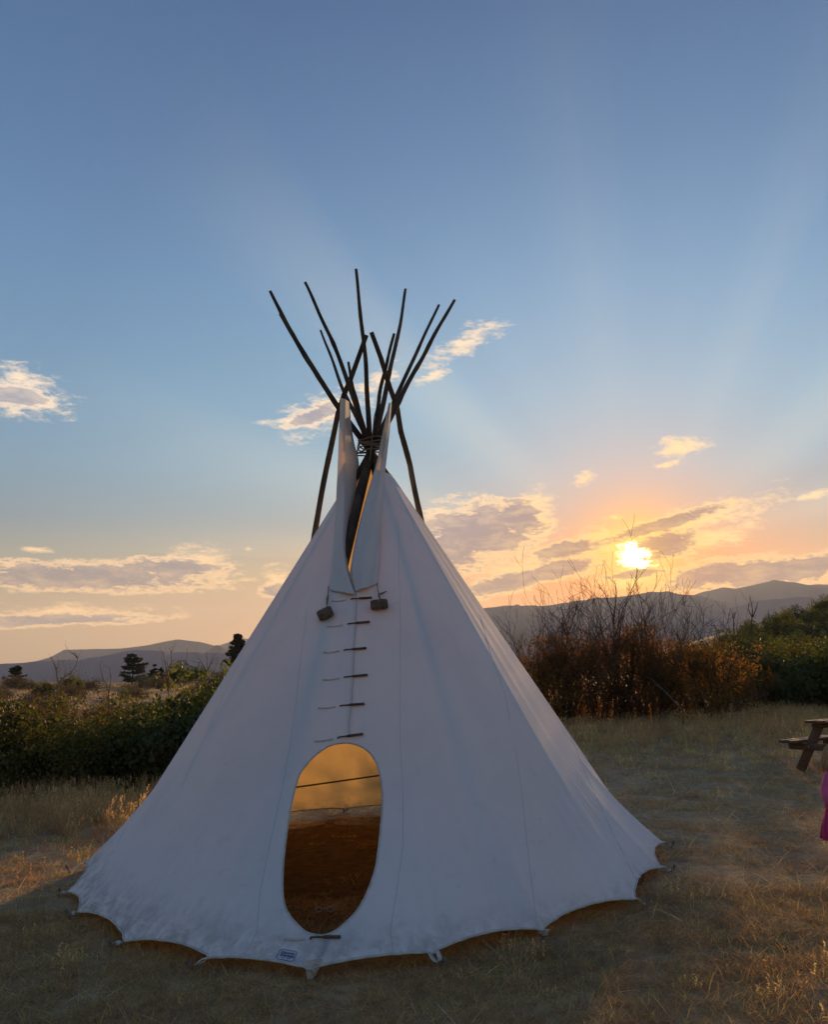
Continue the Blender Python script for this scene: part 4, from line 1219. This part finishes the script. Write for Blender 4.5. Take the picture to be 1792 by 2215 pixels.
TALL = [tuft(640 + k, 46, .10, .20, .50, .0042, .22, m, True) for k, m in enumerate(((5, 3, 3, .4), (4, 4, 3, .6), (6, 2, 3, .2), (4, 2, 5, .2)))]
STRAWS = [tuft(660 + k, 5, .07, .10, .30, .0046, 2.6, (1, 0, 0, 0)) for k in range(5)]
M_PALE = grass_mat('bleached_straw', (0.80, 0.66, 0.45), (0.62, 0.47, 0.28))
for t_ in STRAWS: t_.data.materials[0] = M_PALE
def field(n, f, x0, x1, y0, y1, smin, smax, kinds, tilt=.25):
    out = []
    for _ in range(n):
        # even density over the picture's wedge of ground
        y = y0 + (y1 - y0) * rng.random(); x = x0 + (x1 - x0) * rng.random()
        if abs(x) > .62 * y + 1.4: continue
        w = f(x, y)
        if rng.random() > w: continue
        out.append((x, y, gzn(x, y), rng.uniform(0, 6.283), rng.uniform(smin, smax), rng.uniform(-tilt, tilt), rng.uniform(-tilt, tilt), rng.randrange(kinds)))
    return out
def patch(x, y, s, seed): return noise.noise((x * s, y * s, seed)) * .5 + .5
def in_tipi(x, y): return math.hypot(x - TC.x, y - TC.y) < 2.35
def f_short(x, y):
    b = .12 + .95 * sstep(patch(x, y, 1.3, 3) + .25 * patch(x, y, 4.0, 9), .42, .74)
    return b * (.10 if in_tipi(x, y) else 1.0)
pts = field(17000, f_short, -8, 8, 3.6, 13, .7, 1.25, 5) + field(18000, f_short, -17, 18, 13, 30, 1.1, 2.0, 5) + field(9000, lambda x, y: .9, -3.2, 3.6, 3.7, 6.6, .6, 1.05, 5)
scatter('short_grass', '', SHORT, pts)
def f_med(x, y):
    if in_tipi(x, y): return 0
    q = sstep(patch(x, y, .75, 8), .52, .80) * .45
    if x < -2.2: q += .75 * sstep(y, 6.8, 10.5)
    if x > 1.0: q += .55 * sstep(y, 12.5, 17)
    return q
pts = field(7000, f_med, -7, 7, 3.8, 13, .55, 1.15, 4) + field(9000, f_med, -14, 15, 13, 30, .9, 1.7, 4)
scatter('medium_grass', '', MEDIUM, pts)
def f_tall(x, y):
    if in_tipi(x, y): return 0
    q = 0
    if x < -2.4: q = .9 * sstep(y, 8.8, 11.5) * (.4 + .6 * patch(x, y, .8, 5))
    if x > 1.0: q = .8 * sstep(y, 16.5, 21) * (.35 + .65 * patch(x, y, .5, 6))
    if x > 5 and y > 13: q *= .75
    return q
pts = field(3600, f_tall, -9, -2, 8.5, 18, .6, 1.15, 4, .12) + field(6500, f_tall, 1, 15, 15, 31, .7, 1.2, 4, .14)
scatter('tall_grass', '', TALL, pts)
pts = field(5200, lambda x, y: 0 if in_tipi(x, y) else (.3 + .7 * sstep(x, -1, 3)) * (.2 + .8 * patch(x, y, 1.6, 12)), -5, 7, 3.8, 13, .5, 1.25, 5, .5)
scatter('loose_straw', '', STRAWS, pts)
def f_far(x, y): return .8 * (.4 + .6 * patch(x, y, .12, 2))
pts = field(9000, f_far, -60, 40, 30, 112, 1.6, 3.2, 4, .1)
scatter('field_grass', '', MEDIUM, [p for p in pts if p[0] < 12 or p[1] < 45])

# ------------------------------------------------------------------ picnic table
M_WOOD = material('table_wood', (0.165, 0.082, 0.045), 0.62, var=0.35, vscale=5, bump=0.35, bscale=40, stretch=(6, 0.6, 6), col2=(0.10, 0.05, 0.03), spec=0.4)
M_BOLT = material('bolt_steel', (0.30, 0.29, 0.28), 0.5)
def picnic_table():
    ang = R(-46)
    c0 = Vector((5.70, 13.35, 0))
    u = Vector((math.cos(ang), math.sin(ang), 0)); v = Vector((-u.y, u.x, 0))
    cen = c0 + u * .76 + v * .92
    root = thing('picnic_table', 'brown wooden picnic table with attached bench standing on the dry grass', 'picnic table', (cen.x, cen.y, gz(cen.x, cen.y) - .005), ang)
    for k in range(5):
        mb = MB(); x = (k - 2) * .147
        mb.box((x, 0, .745), (.140, 1.84, .040), bev=.005); mb.build('table_plank', M_WOOD, root)
    for s in (-1, 1):
        for k in range(2):
            mb = MB(); mb.box((s * (.56 + k * .147 + .02), 0, .435), (.140, 1.84, .040), bev=.005); mb.build('bench_plank', M_WOOD, root)
    for e in (-1, 1):
        yy = e * .66
        for s in (-1, 1):
            top = Vector((s * .24, yy, .722)); bot = Vector((s * .60, yy, 0.0))
            d = top - bot; L = d.length; an = math.atan2(d.x, d.z)
            mb = MB(); mb.box((top + bot) / 2, (.135, .040, L), Matrix.Rotation(an, 4, 'Y'), bev=.005); mb.build('leg', M_WOOD, root)
        mb = MB(); mb.box((0, yy - .041 * e * -1, .362), (1.46, .038, .10), bev=.005); mb.build('bench_support', M_WOOD, root)
        mb = MB(); mb.box((0, yy - .041 * e * -1, .690), (.70, .038, .065), bev=.005); mb.build('top_support', M_WOOD, root)
        for s in (-1, 1):
            mb = MB(); x = s * .42; mb.tube([(x, yy + e * .060, .362), (x, yy + e * .068, .362)], .012, 8); mb.build('bolt', M_BOLT, root)
    mb = MB(); mb.box((0, 0, .703), (.09, 1.2, .038), bev=.004); mb.build('centre_brace', M_WOOD, root)
    return root
picnic_table()

# ------------------------------------------------------------------ mast on the slope
def mast():
    p = put(1678, 108, -.2)
    root = thing('radio_mast', 'thin upright mast pole rising from the scrubby hillside', 'mast', p)
    mb = MB(); mb.tube([(0, 0, 0), (-.02, 0, 1.6), (-.05, 0, 3.4)], [.06, .05, .03], 7); mb.build('pole', M_POLE, root)
    for k in range(5):
        mb = MB(); mb.tube([(-.16, 0, 1.7 + k * .3), (.10, 0, 1.72 + k * .3)], .018, 5); mb.build('rung', M_POLE, root)
mast()

# ------------------------------------------------------------------ child at the edge of the view
M_SKIN = material('skin', (0.50, 0.31, 0.22), 0.6)
M_PINK = material('pink_cloth', (0.85, 0.17, 0.33), 0.85, var=0.25, vscale=9, bump=0.3, bscale=200, trans=(0.12, (1.1, 1, 1)))
M_MAGENTA = material('magenta_cloth', (0.62, 0.05, 0.18), 0.85, var=0.25, vscale=9, bump=0.3, bscale=200, trans=(0.12, (1.1, 1, 1)))
M_HAIR = material('blond_hair', (0.66, 0.42, 0.19), 0.55, var=0.4, vscale=30, stretch=(5, 5, .6), trans=(0.35, (1.3, 1.1, .8)))
M_SHOE = material('pink_shoe', (0.30, 0.05, 0.14), 0.6)
M_EYE = material('eye', (0.02, 0.015, 0.012), 0.2)
M_LIP = material('lips', (0.42, 0.15, 0.13), 0.5)
def skin_mesh(name, verts, edges, radii, mat, parent, sub=2, root_i=0):
    me = bpy.data.meshes.new(name); me.from_pydata([tuple(v) for v in verts], edges, [])
    o = bpy.data.objects.new(name, me); COL.objects.link(o); o.parent = parent
    md = o.modifiers.new('skin', 'SKIN'); md.use_smooth_shade = True
    for i, r in enumerate(radii):
        sv = me.skin_vertices[0].data[i]; sv.radius = (r, r) if not hasattr(r, '__len__') else r
        sv.use_root = (i == root_i)
    s = o.modifiers.new('sub', 'SUBSURF'); s.levels = sub; s.render_levels = sub
    dg = bpy.context.evaluated_depsgraph_get()
    m2 = bpy.data.meshes.new_from_object(o.evaluated_get(dg)); m2.name = name
    o.modifiers.clear(); o.data = m2; m2.materials.clear(); m2.materials.append(mat)
    m2.polygons.foreach_set('use_smooth', [True] * len(m2.polygons))
    return o
def child():
    p = Vector((3.432, 7.02, 0)); p.z = gz(p.x, p.y)
    root = thing('person', 'small child with blond hair in a pink top and magenta skirt standing on the grass', 'person', p, R(35))
    V = [(0, 0, .46), (0, 0, .56), (0, -.005, .66), (0, .0, .745), (0, -.005, .79), (0, -.01, .86), (0, -.01, .93),
         (.055, 0, .42), (.06, -.012, .24), (.06, 0, .055), (.062, -.07, .03), (-.055, 0, .42), (-.06, -.03, .24), (-.06, .01, .055), (-.062, -.06, .03),
         (.095, 0, .735), (.145, .012, .60), (.150, -.045, .49), (-.095, 0, .735), (-.145, .012, .60), (-.150, -.045, .49)]
    E_ = [(0, 1), (1, 2), (2, 3), (3, 4), (4, 5), (5, 6), (0, 7), (7, 8), (8, 9), (9, 10), (0, 11), (11, 12), (12, 13), (13, 14), (3, 15), (15, 16), (16, 17), (3, 18), (18, 19), (19, 20)]
    Rr = [(.085, .07), (.085, .07), (.088, .068), (.060, .05), .034, (.070, .078), (.060, .068), .050, .038, .026, .022, .050, .038, .026, .022, .034, .026, .018, .034, .026, .018]
    for s, wi in ((1, 17), (-1, 20)):      # hands grow out of the wrists: palm, four unequal fingers and a thumb
        w = Vector(V[wi]); d = Vector((s * .01, -.05, -.075)).normalized(); sd = Vector((0, -1, 0)).cross(d).normalized()
        b = len(V); V += [w + d * .022, w + d * .042]; E_ += [(wi, b), (b, b + 1)]; Rr += [(.018, .012), (.017, .010)]
        for o_, L in ((-.015, .030), (-.005, .036), (.005, .034), (.015, .027)):
            q = w + d * .046 + sd * o_; k = len(V)
            V += [q + d * L * .5, q + d * L + Vector((-s * .006, 0, 0))]; E_ += [(b + 1, k), (k, k + 1)]; Rr += [.0058, .0048]
        k = len(V); q = w + d * .016 - sd * .016
        V += [q + d * .006 - sd * .008, q + d * .024 - sd * .012]; E_ += [(b, k), (k, k + 1)]; Rr += [.0066, .0055]
    body = skin_mesh('body', V, E_, Rr, M_SKIN, root)
    # face
    for s in (-1, 1):
        mb = MB(); c = Vector((s * .027, -.076, .885))
        mb.tube([c + Vector((0, .008, 0)), c, c + Vector((0, -.004, 0))], [.010, .009, .004], 10); mb.build('eye', M_EYE, body)
        mb = MB(); c = Vector((s * .071, 0, .875)); mb.tube([c + Vector((-s * .006, 0, 0)), c + Vector((s * .006, .004, 0)), c + Vector((s * .010, .008, 0))], [.014, .017, .009], 10); mb.build('ear', M_SKIN, body)
    mb = MB(); mb.tube([(0, -.076, .885), (0, -.090, .868), (0, -.080, .860)], [.006, .010, .006], 8); mb.build('nose', M_SKIN, body)
    mb = MB(); mb.tube([(-.018, -.076, .838), (0, -.083, .836), (.018, -.076, .838)], [.003, .006, .003], 6); mb.build('mouth', M_LIP, body)
    # hair: a cap with long uneven locks to the shoulders
    mb = MB(); rg = random.Random(4)
    for k in range(150):
        a = rg.uniform(R(-60), R(240)); t = rg.uniform(.0, 1.0)
        c = Vector((0, 0.0, .885)); dirn = Vector((math.cos(a), math.sin(a), 0))
        st = c + Vector((dirn.x * .03 * t, dirn.y * .035 * t, .088)); m1 = c + Vector((dirn.x * .080, dirn.y * .088, .045 * rg.uniform(.6, 1.2)))
        m2 = c + Vector((dirn.x * .096 * rg.uniform(.95, 1.12), dirn.y * .100 * rg.uniform(.95, 1.1), -.045)); en = c + Vector((dirn.x * .095 * rg.uniform(.8, 1.25), dirn.y * .10 * rg.uniform(.8, 1.2), -.13 * rg.uniform(.75, 1.2)))
        pts = []
        for i in range(9):
            u = i / 8; pts.append(st * (1 - u) ** 3 + m1 * 3 * u * (1 - u) ** 2 + m2 * 3 * u * u * (1 - u) + en * u ** 3 + Vector((math.sin(u * 9 + k), math.cos(u * 8 + k), 0)) * .004)
        mb.tube(pts, [.010, .013, .013, .012, .011, .010, .008, .006, .002], 5)
    mb.build('hair', M_HAIR, root)
    # pink top with loose sleeves, skirt below
    def lathe(rings, n, mat, name, fold):
        mb = MB(); vs = []
        for (z_, rx, ry) in rings:
            for k in range(n):
                t = 2 * math.pi * k / n; f = 1 + fold * math.sin(t * 9 + z_ * 8) * (1 if z_ < .5 else .35)
                vs.append((math.cos(t) * rx * f, math.sin(t) * ry * f, z_))
        fs = [(i * n + k, i * n + (k + 1) % n, (i + 1) * n + (k + 1) % n, (i + 1) * n + k) for i in range(len(rings) - 1) for k in range(n)]
        mb.add(vs, fs); return mb.build(name, mat, root)
    lathe([(.47, .128, .108), (.48, .131, .111), (.54, .125, .104), (.62, .116, .094), (.69, .115, .088), (.735, .098, .076), (.762, .062, .055), (.772, .046, .046)], 40, M_PINK, 'top', .02)
    lathe([(.235, .168, .158), (.24, .172, .162), (.33, .158, .145), (.42, .135, .118), (.50, .115, .098), (.55, .10, .085)], 54, M_MAGENTA, 'skirt', .045)
    for s in (-1, 1):
        mb = MB(); mb.tube([(s * .075, 0, .745), (s * .110, 0, .722), (s * .140, .008, .66), (s * .156, .012, .60), (s * .164, -.008, .565), (s * .166, -.025, .53), (s * .165, -.032, .522)], [.040, .046, .047, .047, .051, .056, .050], 14); mb.build('sleeve', M_PINK, root)
        mb = MB(); x = s * .061; mb.tube([(x, .035, .03), (x, .02, .038), (x, -.03, .036), (x, -.075, .028), (x, -.10, .022)], [.022, .034, .034, .032, .016], 10); mb.build('shoe', M_SHOE, root)
child()

# ------------------------------------------------------------------ haze
def haze():
    mb = MB(); mb.box((0, 0, (-260 + 640) / 2), (15600, 15600, 640 + 260))
    m = bpy.data.materials.new('haze_air'); m.use_nodes = True; nt = m.node_tree
    nt.nodes.remove(nt.nodes['Principled BSDF'])
    v = nt.nodes.new('ShaderNodeVolumePrincipled'); v.inputs['Density'].default_value = HAZE; v.inputs['Anisotropy'].default_value = 0.26
    v.inputs['Color'].default_value = (0.78, 0.86, 1.0, 1)
    nt.links.new(v.outputs[0], nt.nodes['Material Output'].inputs['Volume'])
    o = mb.build('haze', m, None, False); tag(o, kind='stuff')
HAZE = 8e-5
haze()
